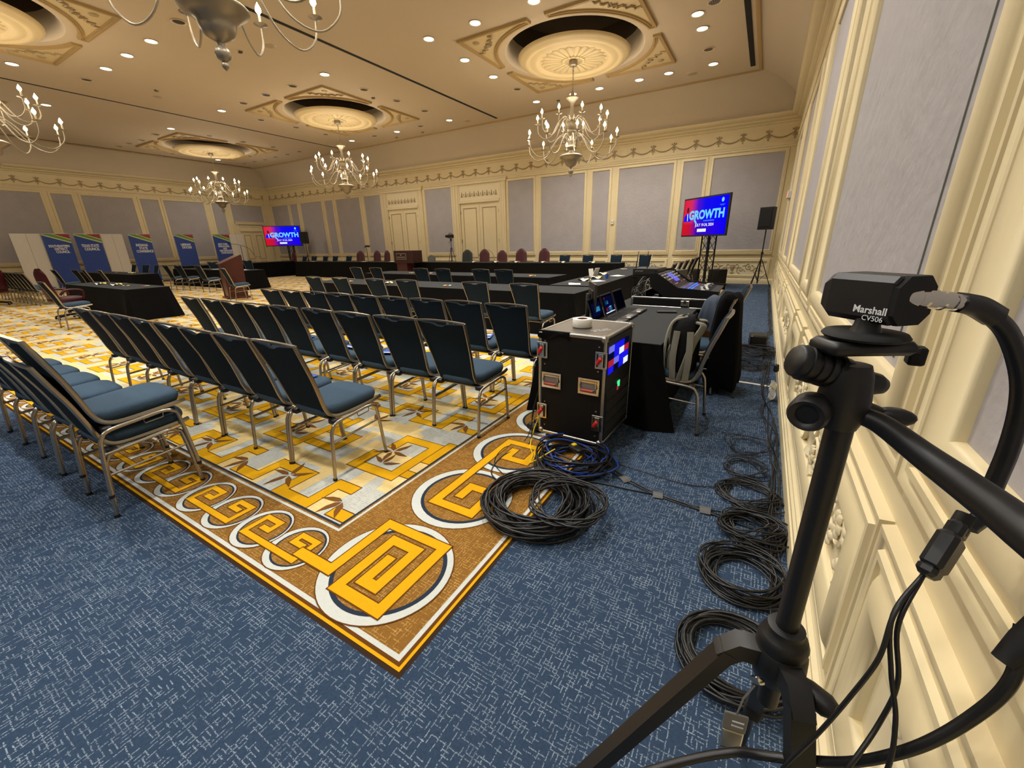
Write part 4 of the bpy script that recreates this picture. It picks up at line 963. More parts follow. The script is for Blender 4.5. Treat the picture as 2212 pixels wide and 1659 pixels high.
mb = MB(); mb.tube([(0, -.08, .17), (0, -.06, .22), (0, .08, .22), (0, .1, .17)], .014, 'black_plastic', seg=6); mb.build('handle', r)
r = empty('camera_on_stand', (-18.9, 16.25, 0), 0, 'small camera on a thin stand behind a maroon chair at the head table', 'camera')
mb = MB(); mb.tube([(0, 0, 0), (0, 0, 1.45)], .014, 'black_plastic', seg=6); mb.tube([(0, 0, 1.4), (-.12, 0, 1.55), (-.2, 0, 1.5)], .012, 'black_plastic', seg=6); mb.build('stand', r)
mb = MB(); mb.box((.08, 0, 1.56), (.30, .12, .10), 'black_plastic', b=.02); mb.build('body', r)
r = empty('microphone_stand', (-23.6, 12.1, 0), 0, 'black boom microphone stand behind the lectern at the left', 'microphone stand')
mb = MB(); mb.tube([(0, 0, 0), (0, 0, 1.72)], .013, 'black_plastic', seg=6); mb.build('pole', r)
mb = MB(); mb.tube(catmull([(-.55, -.25, 1.84), (-.1, 0, 1.76), (.35, .2, 1.58), (.55, .3, 1.25)], 5), .010, 'black_plastic', seg=6); mb.ball((-.58, -.27, 1.85), .03, 'black_matt', 8); mb.build('boom', r)
for k in range(3):
    a = 2*pi*k/3; mb = MB(); mb.tube([(0, 0, .12), (.32*cos(a), .32*sin(a), .01)], .011, 'black_plastic', seg=5); mb.build('leg', r)
# ================================================================ VIDEO RACK CASE
CXa, CXb, CYa, CYb, Cz0, Cz1 = -1.375, -.835, 2.70, 3.32, .085, .925
cx, cy = (CXa+CXb)/2, (CYa+CYb)/2; W, D = CXb-CXa, CYb-CYa; Hc = Cz1-Cz0
r = empty('flight_case', (cx, cy, 0), -.035, 'black flight case on casters with red latches and aluminium edges in the aisle', 'flight case')
mb = MB(); mb.box((0, 0, (Cz0+Cz1)/2), (W-.012, D-.012, Hc-.012), 'case_black'); mb.box((0, 0, Cz1-.006), (W-.03, D-.03, .008), 'case_top'); mb.build('body', r)
mb = MB(); e = .024
for sx_ in (-1, 1):
    for sy_ in (-1, 1): mb.box((sx_*(W/2-e/2), sy_*(D/2-e/2), (Cz0+Cz1)/2), (e, e, Hc), 'aluminium', b=.006)
for z in (Cz0+e/2, Cz1-e/2):
    for s in (-1, 1): mb.box((0, s*(D/2-e/2), z), (W, e, e*1.1), 'aluminium', b=.006); mb.box((s*(W/2-e/2), 0, z), (e, D, e*1.1), 'aluminium', b=.006)
mb.box((0, -D/2+e*.3, .17), (.0, .0, .0), 'aluminium') if False else None
mb.build('edge_trim', r)
mb = MB()
for sx_ in (-1, 1):
    for sy_ in (-1, 1):
        for z in (Cz0, Cz1): mb.box((sx_*(W/2-.022), sy_*(D/2-.022), z+(.022 if z == Cz0 else -.022)), (.052, .052, .052), 'aluminium', b=.014)
mb.build('ball_corner', r)
for x, z, k in ((-W/2+.035, .78, 0), (W/2-.035, .755, 1), (-W/2+.035, .28, 2), (W/2-.04, .27, 3)):
    mb = MB(); mb.box((x, -D/2-.003, z), (.088, .008, .125), 'chrome', b=.003); mb.box((x, -D/2-.0085, z), (.062, .004, .095), 'black_plastic', b=.001); mb.box((x, -D/2-.011, z), (.035, .008, .10), 'chrome', b=.002)
    l = mb.build('latch', r)
    mb = MB(); mb.box((x-.008, -D/2-.02, z-.005), (.026, .014, .062), 'red', b=.005, M=Matrix.Translation((x, 0, z)) @ Matrix.Rotation(.5, 4, 'Y') @ Matrix.Translation((-x, 0, -z))); mb.ball((x+.004, -D/2-.022, z+.012), .014, 'red', 8); mb.build('butterfly', l)
for x, z in ((-W/2+.115, .545), (W/2-.12, .545)):
    mb = MB(); mb.box((x, -D/2-.003, z), (.165, .008, .125), 'chrome', b=.003); mb.box((x, -D/2-.006, z), (.128, .008, .085), 'silver_tag', b=.001); mb.box((x, -D/2-.009, z+.04), (.13, .012, .012), 'chrome')
    h = mb.build('handle', r)
    mb = MB(); mb.tube(catmull([(x-.055, -D/2-.014, z+.04), (x-.055, -D/2-.022, z-.015), (x+.055, -D/2-.022, z-.015), (x+.055, -D/2-.014, z+.04)], 4), .005, 'chrome', seg=6); mb.tube([(x-.045, -D/2-.022, z-.024), (x+.045, -D/2-.022, z-.024)], .011, 'red_grip', seg=8); mb.build('grip', h)
mb = MB()
for x in (-W/2+.055, W/2-.055):
    for z in (.16, .36, .67, .85): mb.ball((x, -D/2+.004, z), .007, 'aluminium', 6, sc=(1, .4, 1))
mb.build('rivet', r)
mb = MB()                                              # equipment side with lit multiview
xs_ = W/2+.001
mb.box((xs_-.006, 0, (Cz0+Cz1)/2), (.01, D-.06, Hc-.06), 'black_plastic'); 
for k in range(4): mb.box((xs_, 0, .2+.09*k), (.004, D-.1, .07), 'black_matt', b=.001)
mb.box((xs_+.001, .0, .50), (.006, .05, .05), 'led_green'); mb.box((xs_+.002, -.02, .47), (.006, .03, .03), 'screen_red')
mb.build('rack_units', r)
mb = MB()
for i in range(4):
    for j in range(4): mb.box((xs_+.004, -D/2+.10+.112*i, .665+.052*j), (.003, .106, .048), ['screen_blue', 'screen_lilac', 'screen_white', 'screen_navy', 'screen_blue', 'screen_red', 'screen_blue'][(i*3+j*5) % 7], M=None)
mb.build('multiview_screen', r)
for sx_ in (-1, 1):
    for sy_ in (-1, 1):
        mb = MB(); mb.lathe([(.0, -.018), (.034, -.018), (.038, 0), (.034, .018), (0, .018)], 'black_rubber', 14, M=Matrix.Translation((sx_*.2, sy_*.22, .038)) @ Matrix.Rotation(pi/2, 4, 'Y')); mb.box((sx_*.2, sy_*.22, .078), (.08, .08, .014), 'aluminium'); mb.box((sx_*.2, sy_*.22+sy_*.04, .05), (.05, .03, .012), 'aluminium', b=.003); mb.build('caster', r)
mb = MB(); rn = random.Random(4)
for row_ in range(2):
    for k in range(9):
        if (row_, k) in ((0, 5), (1, 2)): continue
        u, v = (k-4)*.017+rn.uniform(-.002, .002), -row_*.034
        mb.tube([(.13+cos(.95)*(u+a)-sin(.95)*(v+b), -.09+sin(.95)*(u+a)+cos(.95)*(v+b), Cz1+.0012) for a, b in ((-.005, -.008), (-.003, .008), (.003, -.006), (.005, .007))], .0016, 'text_white', seg=4)
mb.build('handwriting', r)
mb = MB()                                              # strip of gaffer tape draped over the edge
mb.grid(lambda u, v: (-W/2-.002+.26*u, -D/2-.004-.006*sin(v*3+u*9)*v, Cz1+.004-.062*v*(.8+.3*sin(u*7))) if v > .3 else (-W/2-.002+.26*u, -D/2+.03*(1-v/.3)-.004, Cz1+.004-.062*v*(.8+.3*sin(u*7))*v/.3*0), 12, 8, 'black_cloth')
mb.build('gaffer_strip', r)
mb = MB(); mb.lathe([(.040, 0), (.073, 0), (.075, .003), (.075, .062), (.073, .064), (.042, .064), (.040, .062)], 'paper', 32, cap=False); mb.lathe([(.0395, .062), (.038, .064), (.0375, .001), (.0395, 0)], 'tape_core', 32, cap=False)
mb.build('tape_roll', loc=(-1.14, 2.98, Cz1+.001), label='thick roll of white tape on top of the flight case', cat='tape')
# ================================================================ LAPTOPS AND SCREENS ON THE EQUIPMENT TABLE
def laptop(y, label, pic):
    r = empty('laptop', (-1.27, y, .745), 0, label, 'laptop', 'laptops on the equipment table')
    mb = MB(); mb.box((0, 0, .01), (.26, .36, .018), 'black_plastic', b=.006)
    for i in range(6):
        for j in range(14): mb.box((-.095+.022*i, -.155+.0238*j, .0205), (.018, .020, .003), 'case_black')
    mb.box((.075, .0, .0198), (.07, .11, .002), 'silver_tag'); mb.build('keyboard_base', r)
    mb = MB(); mb.box((.10, -.12, .021), (.04, .05, .002), 'paper'); mb.build('sticker', r)
    T = Matrix.Translation((-.13, 0, .015)) @ Matrix.Rotation(-.35, 4, 'Y')
    mb = MB(); mb.box((-.004, 0, .125), (.010, .36, .25), 'black_plastic', b=.003, M=T); lid = mb.build('lid', r)
    mb = MB(); mb.box((.002, 0, .127), (.003, .335, .215), 'screen_dark', M=T)
    for (u, v, a, b, m) in pic: mb.box((.0045, u, v), (.002, a, b), m, M=T)
    mb.build('display', lid)
laptop(4.16, 'nearest laptop on the equipment table with a dim blue display', [(0, .13, .26, .12, 'screen_navy'), (.02, .12, .14, .05, 'screen_teal'), (-.05, .06, .2, .02, 'screen_navy')])
laptop(4.56, 'middle laptop showing bright blue preview tiles', [(0, .13, .3, .17, 'screen_navy'), (-.06, .15, .10, .04, 'screen_teal'), (.03, .07, .07, .06, 'screen_cyan'), (-.03, .07, .04, .05, 'screen_lilac'), (-.10, .07, .05, .04, 'screen_red'), (0, .035, .3, .01, 'screen_white'), (-.1, .2, .04, .03, 'screen_red')])
laptop(4.98, 'farthest laptop with a black display next to the cable tangle', [(0, .13, .25, .1, 'screen_dark')])
r = empty('computer_monitor', (-1.54, 4.30, .745), R(-62), 'back of a dark computer monitor standing left of the laptops', 'monitor')
mb = MB(); mb.box((0, 0, .24), (.46, .025, .30), 'monitor_grey', b=.006); mb.box((0, -.016, .22), (.30, .02, .2), 'black_plastic', b=.006); mb.build('screen_housing', r)
mb = MB(); mb.box((.02, -.05, .14), (.07, .04, .28), 'black_matt', b=.01); mb.lathe([(.0, 0), (.12, 0), (.12, .01), (0, .012)], 'black_plastic', 20, c=(0, -.04, 0)); mb.build('stand', r)
mb = MB(); mb.box((.12, -.028, .14), (.03, .002, .05), 'paper'); mb.build('sticker', r)
mb = MB(); mb.box((0, 0, .008), (.22, .12, .012), 'black_plastic', b=.004); mb.build('tablet', loc=(-.90, 5.08, .745), rot=.3, label='small black tablet lying alone on the equipment table', cat='tablet')
mb = MB(); mb.box((0, 0, .02), (.045, .045, .04), 'black_plastic', b=.008); mb.build('adapter_box', loc=(-1.16, 3.86, .745), label='little black adapter cube by the nearest laptop', cat='adapter')
# ================================================================ MIXING DESK
mb = MB(); a, b, c, d = -1.45, -.50, 5.62, 6.9
r = empty('mixer_case', (0, 0, 0), 0, 'shallow aluminium-edged flight case tray under the mixing desk', 'flight case')
mb.box(((a+b)/2, (c+d)/2, .715), (b-a, d-c, .02), 'case_black')
for y in (c, d): mb.box(((a+b)/2, y, .775), (b-a, .02, .12), 'case_black')
for x in (a, b): mb.box((x, (c+d)/2, .775), (.02, d-c, .12), 'case_black')
mb.build('tray', r); mb = MB()
for z in (.722, .835):
    for y in (c, d): mb.box(((a+b)/2, y, z), (b-a+.03, .028, .022), 'aluminium', b=.004)
    for x in (a, b): mb.box((x, (c+d)/2, z), (.028, d-c, .022), 'aluminium', b=.004)
for y in (c, d):
    for x in (a, b): mb.box((x, y, .778), (.03, .03, .10), 'aluminium', b=.004)
mb.build('edge_trim', r)
mb = MB(); mb.box((-.78, c-.02, .78), (.10, .02, .07), 'chrome', b=.004); mb.box((-.78, c-.035, .80), (.03, .02, .04), 'black_plastic', b=.004); mb.build('latch', r)
r = empty('mixing_desk', (0, 0, 0), 0, 'large black digital mixing desk with rows of lit faders', 'mixing desk')
y0, y1 = 5.72, 6.78
sec = [(-.46, .86), (-.44, .91), (-.92, .945), (-1.18, 1.12), (-1.24, 1.11), (-1.22, .98), (-1.05, .85)]
mb = MB(); mb.loft([[(x, y, z) for x, z in sec] for y in (y0, y1)], 'black_plastic'); mb.build('body', r)
for y in (y0-.012, y1+.012):
    mb = MB(); s2 = [(-.43, .85), (-.41, .93), (-.90, .965), (-1.18, 1.145), (-1.27, 1.14), (-1.25, .97), (-1.05, .84)]
    mb.loft([[(x, yy, z) for x, z in s2] for yy in (y-.012, y+.012)], 'case_black'); mb.build('side_cheek', r)
def desk(u, off=.004):       # u metres up the desk from its front edge
    if u < .48: return (-.44-u, .91+u*.073+off)
    t = (u-.48)/.314; return (-.92-.26*t, .945+.175*t+off)
rn = random.Random(3)
mb = MB()
for k in range(25):
    y = y0+.04+k*.041; x, z = desk(.13+.10*rn.random()); mb.box((x, y, z+.006), (.03, .014, .016), 'text_white' if k % 3 else 'aluminium', b=.002)
    x, z = desk(.18); mb.box((x, y, z-.002), (.20, .004, .002), 'black_matt')
mb.build('fader', r)
mb = MB()
for k in range(25):
    y = y0+.04+k*.041
    for u, m in ((.32, 'led_blue' if k < 20 else 'screen_red'), (.36, 'led_blue'), (.42, 'screen_lilac')):
        x, z = desk(u); mb.box((x, y, z), (.018, .03, .004), m if rn.random() > .12 else 'screen_red')
    for u in (.55, .60):
        x, z = desk(u); mb.box((x, y, z), (.010, .01, .008), ('text_white', 'screen_red', 'black_matt')[rn.randrange(3)])
mb.build('lit_buttons', r)
mb = MB()
for k in range(16):
    for u in (.64, .69, .74): x, z = desk(u); mb.lathe([(0, .018), (.009, .016), (.010, 0)], 'aluminium' if (k+int(u*100)) % 3 else 'text_white', 8, c=(x, y0+.08+k*.06, z), cap=False)
mb.build('rotary_knob', r)
x, z = desk(.66); mb = MB(); mb.box((x, y0+.55, z+.01), (.17, .26, .006), 'screen_lilac', M=Matrix.Translation((x, 0, z)) @ Matrix.Rotation(.59, 4, 'Y') @ Matrix.Translation((-x, 0, -z))); mb.build('touch_screen', r)
# radio receivers on an upright box left of the desk
r = empty('equipment_rack', (0, 0, 0), 0, 'upright open black rack holding tangled cables left of the mixing desk', 'rack')
mb = MB(); mb.box((-1.62, 6.5, .88), (.03, .5, .36), 'case_black'); mb.box((-1.30, 6.7, .88), (.03, .12, .36), 'case_black'); mb.box((-1.46, 6.5, 1.055), (.36, .54, .02), 'case_black'); mb.build('frame', r)
r = empty('radio_receiver', (-1.44, 6.45, 1.067), -.1, 'black wireless receiver with two aerials on top of the rack', 'receiver')
mb = MB(); mb.box((0, 0, .05), (.36, .42, .10), 'black_plastic', b=.006); mb.box((.01, -.215, .05), (.28, .006, .05), 'black_matt'); mb.build('body', r)
mb = MB()
for q in range(6): mb.box((-.13+.02*q, -.22, .06+.008*(q % 2)), (.008, .004, .006), 'text_white')
mb.build('indicator', r)
for x, t in ((-.15, .03), (.02, .0)):
    mb = MB(); mb.tube([(x, -.18, .08), (x+t*.5, -.18, .20), (x+t, -.18, .34)], [.010, .007, .004], 'black_plastic', seg=6); mb.build('aerial', r)
r = empty('recorder', (-1.17, 7.05, .705), -.3, 'small equipment box with sockets and knobs behind the mixing desk', 'equipment')
mb = MB(); mb.box((0, 0, .2), (.25, .3, .40), 'black_plastic', b=.01); mb.build('body', r); mb = MB()
for q in range(8): mb.lathe([(0, .016), (.016, .012), (.018, 0)], 'chrome' if q % 2 else 'black_matt', 8, c=(-.08+.05*(q % 4), -.08+.12*(q//4), .40), cap=False)
mb.build('knob', r)
mb = MB(); rn = random.Random(8)
for k in range(14):
    P = [(-1.5+.22*rn.random(), 5.75+.25*rn.random(), .76), (-1.55+.25*rn.random(), 5.8+.2*rn.random(), .84+.15*rn.random()), (-1.5+.2*rn.random(), 6.1, .95+.1*rn.random()), (-1.45+.1*rn.random(), 6.3, 1.0+.05*rn.random())]
    mb.tube(catmull(P, 5), .0045, 'cable' if k % 4 else 'grey_chair', seg=5)
mb.build('cable_tangle', label='tangle of black cables hanging between the laptops and the mixing desk', cat='cable')
# ================================================================ CHAIRS AT THE DESK, BAG, JACKET
for x, y, rz, l in ((-.50, 3.66, pi/2, 'behind the equipment table with a grey backpack hung on it'), (-.52, 4.72, pi/2+.05, 'behind the equipment table under a draped black jacket'), (-.44, 5.93, pi/2+.1, 'behind the mixing desk, standing free in the right aisle')):
    chair(x, y, rz, 'blue banquet chair %s' % l, 'chairs at the equipment table')
r = empty('backpack', (-.36, 3.60, .56), pi/2, 'grey and black backpack hanging on the nearest equipment table chair', 'backpack')
def blob(c, s, m, mb_, n=16, e=.6):
    L = []
    for i in range(9):
        a = pi*(i+.5)/9; zz = -cos(a); rr = sin(a)**.5; L.append([(c[0]+s[0]*rr*(abs(cos(t))**e)*(1 if cos(t) > 0 else -1), c[1]+s[1]*rr*(abs(sin(t))**e)*(1 if sin(t) > 0 else -1), c[2]+s[2]*zz) for t in [2*pi*k/n for k in range(n)]])
    mb_.loft(L, m, smooth=True)
mb = MB(); blob((0, .10, .12), (.17, .11, .29), 'backpack_dark', mb); mb.build('main_bag', r)
mb = MB(); blob((0, .185, .02), (.13, .05, .15), 'backpack', mb); mb.build('pocket', r)
for s in (-1, 1):
    mb = MB(); mb.tube(catmull([(s*.06, .03, .36), (s*.10, -.03, .34), (s*.15, .02, .22), (s*.17, .06, .05), (s*.15, .10, -.12)], 6), .012, 'backpack', seg=6, ry=.034, up=(1, 0, 0)); mb.build('shoulder_strap', r)
    mb = MB(); mb.tube(catmull([(s*.05, .10, .40), (s*.08, .20, .36), (s*.12, .235, .22), (s*.13, .235, .02), (s*.10, .21, -.13)], 6), .012, 'backpack', seg=6, ry=.036, up=(1, 0, 0)); mb.tube(catmull([(-.17, .10+s*.05, .30), (-.185, .10+s*.06, .10), (-.17, .10+s*.05, -.10)], 5), .010, 'backpack', seg=6, ry=.028, up=(0, 1, 0)); mb.build('compression_strap', r)
mb = MB(); mb.tube(catmull([(-.04, .05, .36), (0, .04, .42), (.04, .05, .36)], 5), .01, 'backpack_dark', seg=6); mb.build('grab_handle', r)
def drape(name, x, y, w_, m, ztop, zb0, zb1, off, label, cat, out=.05, n=30, seed=1):
    mb = MB(); rnd = random.Random(seed); ph = [rnd.random()*6 for _ in range(3)]
    def fn(u, v):
        yy = (u-.5)*w_; fo = .025*sin(u*17+ph[0])+.012*sin(u*41+ph[1])
        if v < .35: t = v/.35; return (-.30-.02+off+.1*(1-t)-.03+.0*fo, yy, zb0+(ztop-zb0)*sin(t*pi/2)) if False else (off-.10-.03*(1-t)+fo*(1-t)*.6, yy*(.85+.15*(1-t)), zb0+(ztop-zb0)*t)
        if v < .5: t = (v-.35)/.15; return (off-.10+.15*t, yy*.85, ztop+.022*sin(t*pi)+.01*sin(u*9))
        t = (v-.5)/.5; return (off+.05+out*t+fo*t, yy*(.85+.25*t), ztop+(zb1-ztop)*t+.03*t*sin(u*11+ph[2]))
    mb.grid(fn, n, 26, m); return mb.build(name, loc=(x, y, 0), rot=0, label=label, cat=cat)
def hang(name, x, y, m, levels, label, seed=1):
    """a coat hung over a chair back: closed shell, levels are (z, x0, x1, y0, y1)"""
    mb = MB(); rnd = random.Random(seed); ph = [rnd.random()*6 for _ in range(4)]; L = []; n = 40
    for i, (z, x0, x1, yy0, yy1) in enumerate(levels):
        f = i/len(levels); q = []
        for k in range(n):
            a = 2*pi*k/n; cx_, cy_ = (x0+x1)/2, (yy0+yy1)/2; e = .7; w_ = 1+f*.16*sin(5*a+ph[0])+f*.08*sin(11*a+ph[1]+z*3)
            q.append((cx_+(x1-x0)/2*w_*abs(cos(a))**e*(1 if cos(a) > 0 else -1), cy_+(yy1-yy0)/2*w_*abs(sin(a))**e*(1 if sin(a) > 0 else -1), z+.012*sin(3*a+ph[2])*(1 if i else .5)))
        L.append(q)
    mb.loft(L, m, smooth=True); return mb.build(name, loc=(x, y, 0), label=label, cat='jacket')
hang('jacket', -.20, 4.74, 'jacket', [(1.03, -.06, .02, -.10, .10), (1.02, -.10, .05, -.20, .18), (.97, -.13, .08, -.25, .23), (.86, -.15, .09, -.26, .25), (.65, -.17, .11, -.26, .26), (.40, -.17, .14, -.27, .27), (.15, -.18, .16, -.28, .28), (.07, -.17, .15, -.27, .27)], 'long black jacket draped over a chair back, reaching almost to the floor', 2)
hang('blue_jacket', -.42, 5.12, 'jacket_blue', [(.95, -.03, .05, -.12, .08), (.90, -.08, .10, -.20, .16), (.75, -.12, .12, -.22, .20), (.60, -.14, .10, -.2, .2)], 'slate blue garment beside the black jacket at the mixing desk', 4)
mb = MB(); mb.box((0, 0, .30), (.16, .34, .60), 'plywood', b=.01); mb.build('wooden_box', loc=(-.42, 5.36, 0), rot=.1, label='light plywood box between the chairs by the mixing desk', cat='box')
# ================================================================ SMALL THINGS ON TABLES
def papers(x, y, z, a, label, kind):
    mb = MB(); rn = random.Random(int(x*100+y*10))
    if kind == 'candy':
        for k in range(7): mb.ball((rn.uniform(-.10, .10), rn.uniform(-.07, .07), .014), .022, ['paper_red', 'paper_yellow', 'paper_green', 'paper'][rn.randrange(4)], 6, sc=(1.3, .8, .6))
        return mb.build('candy_pile', loc=(x, y, z), rot=a, label=label, cat='candy', group='candy and wrappers on the tables', kind=None)
    if kind == 'sheet':
        mb.grid(lambda u, v: ((u-.5)*.22, (v-.5)*.29, .003+.012*sin(u*3+1)*v), 4, 4, 'paper'); mb.box((.02, .02, .0015), (.22, .29, .003), 'paper')
        return mb.build('paper_sheet', loc=(x, y, z), rot=a, label=label, cat='paper', group='papers on the tables')
    if kind == 'napkin':
        mb.grid(lambda u, v: ((u-.5)*.24, (v-.5)*.22, .02+.025*sin(u*7)*cos(v*6)), 8, 8, 'paper'); mb.grid(lambda u, v: (.07+(u-.5)*.14, .02+(v-.5)*.12, .03+.02*sin(u*8+v*5)), 6, 6, 'paper_yellow')
        return mb.build('crumpled_napkin', loc=(x, y, z), rot=a, label=label, cat='napkin', group='napkins on the tables')
TZ = .741
for x, y, z, k, l in ((-5.55, 6.72, TZ, 'candy', 'green and red candy pile on the middle of the nearer classroom table'), (-4.75, 6.62, TZ, 'candy', 'second small pile of candy on the nearer classroom table'), (-3.6, 6.6, TZ, 'candy', 'yellow and red candy pile nearest the aisle on the nearer classroom table'),
    (-7.3, 6.75, TZ, 'napkin', 'crumpled white napkin between two chairs on the nearer classroom table'), (-8.6, 6.8, TZ, 'candy', 'candy pile at the left end of the nearer classroom table'),
    (-5.05, 9.55, TZ, 'candy', 'green and orange candy near the right end of the second classroom table'), (-6.9, 9.6, TZ, 'candy', 'pale candy in the middle of the second classroom table'), (-8.6, 9.6, TZ, 'candy', 'orange candy by the left middle of the second classroom table'), (-9.3, 9.6, TZ, 'candy', 'yellow candy at the left of the second classroom table'),
    (-3.25, 7.95, TZ, 'sheet', 'white paper sheet at the near end of the aisle table'), (-3.05, 8.7, TZ, 'sheet', 'white leaflet second along the aisle table'), (-3.35, 8.75, TZ, 'napkin', 'yellow-white crumpled napkin on the near part of the aisle table'), (-3.3, 9.4, TZ, 'napkin', 'tall white crumpled napkin beside the blue cup'), (-3.05, 10.2, TZ, 'sheet', 'white paper sheet farther along the aisle table'), (-3.55, 10.6, TZ, 'napkin', 'yellow napkin in the middle of the aisle table'), (-3.6, 12.6, TZ, 'candy', 'red and white candy towards the far end of the aisle table'),
    (-15.3, 4.05, .731, 'napkin', 'orange-white napkin heap on the near left table'), (-14.4, 4.1, .731, 'napkin', 'second napkin heap on the near left table'), (-13.6, 4.05, .731, 'candy', 'pink candy in the middle of the near left table'), (-12.9, 4.2, .731, 'candy', 'pink candy pile near the right corner of the near left table'),
    (-21.2, 6.6, TZ, 'napkin', 'yellowish paper heap on the second left table'), (-22.6, 6.6, TZ, 'candy', 'candy at the left of the second left table'),
    (-19.2, 9.3, TZ, 'sheet', 'white papers on the table left of the lectern'), (-20.6, 9.3, TZ, 'sheet', 'second sheet of papers on the table left of the lectern'), (-18.3, 9.3, TZ, 'sheet', 'third sheet of papers nearest the lectern')):
    papers(x, y, z, random.uniform(-.5, .5), l, k)
for i, x in enumerate((-5.4, -6.6, -7.4, -8.6, -9.6, -10.7)):
    papers(x, 14.85, .821, random.uniform(-.5, .5), 'small light wrapper heap on the head table, %s from its right end' % ordw(i), 'napkin')
for i, x in enumerate((-15.6, -17.6, -21.8)): papers(x, 14.85, .821, .2, 'white paper on the head table left of the podium, %s one' % ordw(i), 'sheet')
mb = MB(); mb.lathe([(0, 0), (.03, 0), (.04, .10), (.037, .10), (.028, .01), (0, .01)], 'leaflet_blue', 16); mb.build('cup', loc=(-3.05, 9.42, TZ), label='dark blue cup on the aisle table beside a napkin', cat='cup')
mb = MB(); mb.box((0, 0, .11), (.16, .01, .22), 'paper', M=Matrix.Rotation(.4, 4, 'X')); mb.box((0, .09, .10), (.16, .008, .21), 'paper', M=Matrix.Rotation(-.2, 4, 'X')); mb.build('tent_card', loc=(-3.5, 9.85, TZ), rot=1.2, label='white folded tent card standing on the aisle table', cat='card')
mb = MB(); mb.lathe([(0, 0), (.04, 0), (.05, .13), (0, .13)], 'paper', 14); mb.build('paper_cup', loc=(-18.9, 9.5, TZ), label='white paper cup on the table left of the lectern', cat='cup')
for i, (x, y) in enumerate(((-4.1, 1.78), (-3.1, 1.82), (-6.05+1.5, 2.80), (-3.62, 2.82), (-3.10, 2.82), (-2.62, 3.8), (-3.63, 3.8), (-2.6, 1.75+.06))):
    if i == 7: continue
    mb = MB(); mb.box((0, 0, .003), (.15, .22, .005), 'leaflet_blue'); mb.box((0, -.09, .006), (.14, .02, .001), 'paper'); mb.box((.03, .05, .006), (.05, .06, .001), 'screen_lilac' if False else 'paper')
    mb.build('leaflet', loc=(x, y, .548), rot=random.uniform(-.4, .4), label='blue leaflet on a chair seat, %s leaflet counting from the front row' % ordw(i), cat='leaflet', group='blue leaflets on the seats')
# ================================================================ WALL FIXTURES
r = empty('exit_sign', (.30, 15.3, 2.72), 0, 'small glowing red exit sign on the right wall near the far corner', 'exit sign'); mb = MB(); mb.box((.05, 0, 0), (.10, .34, .20), 'white_paint', b=.01); mb.build('housing', r)
text('exit_lettering', 'EXIT', .15, 'exit_red', r, (-.004, 0, 0), (pi/2, 0, -pi/2), bold=.004)
r = empty('thermostat', (-5.49, YF-.02, 2.27), 0, 'small white wall control box between two fabric panels', 'thermostat'); mb = MB(); mb.box((0, -.02, 0), (.11, .04, .15), 'white_paint', b=.008); mb.build('housing', r)
mb = MB(); mb.box((0, -.042, .01), (.06, .004, .03), 'silver_tag'); mb.build('dial', r)
# ================================================================ CABLES ON THE FLOOR
def coil(name, cx, cy, R0, n, rc, seed, label, m='cable', spread=.05, zh=.06, z0=.006, ell=1.0, tilt=0, m2=None, wob=.02, grp='coiled cables on the carpet', shift=.03):
    rnd = random.Random(seed); mb = MB(); P = []; per = 26; K = n*per
    off = [(rnd.uniform(-spread, spread), rnd.uniform(0, 1), rnd.uniform(-shift, shift), rnd.uniform(-shift, shift), rnd.uniform(0, 6.3)) for _ in range(n+1)]
    for k in range(K+1):
        i = min(k//per, n-1); f = (k % per)/per if k < K else 1; a, b = off[i], off[i+1]; L = lambda q: a[q]*(1-f)+b[q]*f
        t = 2*pi*k/per; rr = R0+L(0)+wob*R0*sin(2*t+a[4])*0+wob*sin(3*t+i)
        P.append((L(2)+rr*cos(t), L(3)+rr*ell*sin(t), z0+zh*L(1)*(.6+.4*sin(t+i))))
    mb.tube(P, rc, m, seg=6)
    if m2:
        Q = [(x*1.02+.01*sin(q), y*1.02, z+.008) for q, (x, y, z) in enumerate(P[:K//4])]; mb.tube(Q, rc, m2, seg=6)
    return mb.build(name, loc=(cx, cy, .004), rot=tilt, label=label, cat='cable', group=grp)
coil('cable_coil', -.99, 1.90, .265, 34, .0068, 1, 'big heap of thick glossy black cable coiled on the carpet edge', spread=.085, zh=.125, shift=.03, wob=.006)
coil('cable_coil', -.775, 1.90, .205, 7, .0062, 2, 'loose upright-leaning black cable loops over the right side of the big coil', spread=.018, zh=.05, z0=.10, shift=.015)
coil('cable_coil', -1.00, 2.50, .20, 26, .006, 3, 'coil of black and blue cable in front of the flight case', spread=.085, zh=.11, m2='cable_blue', shift=.04)
coil('cable_coil', .125, 1.40, .185, 20, .0058, 4, 'neat round black cable coil beside the foreground tripod', spread=.045, zh=.07, wob=.004, shift=.02)
coil('cable_coil', .135, 1.88, .155, 18, .005, 5, 'black cable coil second nearest along the right wall', spread=.035, zh=.07, wob=.006)
coil('cable_coil', .165, 2.27, .125, 22, .0045, 6, 'dense messy black cable coil third along the right wall', spread=.05, zh=.08, shift=.04)
coil('cable_coil', .12, 2.66, .15, 12, .0042, 7, 'thinner black cable coil fourth along the right wall', spread=.04, zh=.05, shift=.04)
coil('cable_coil', .12, 2.98, .13, 5, .0034, 8, 'thin loose black loops fifth along the right wall', spread=.03, zh=.05, shift=.03)
coil('cable_coil', .12, 3.36, .15, 3, .0032, 9, 'single thin loose cable loops farthest along the right wall', spread=.03, zh=.06, shift=.03)
coil('cable_coil', .10, 6.6, .22, 18, .004, 10, 'black cable tangle in the aisle next to the dark power box', spread=.13, zh=.10, shift=.12)
coil('cable_coil', .02, 5.85, .20, 9, .0035, 11, 'sprawling thin cable loops in the aisle before the power box', spread=.10, zh=.03, shift=.12, ell=1.3)
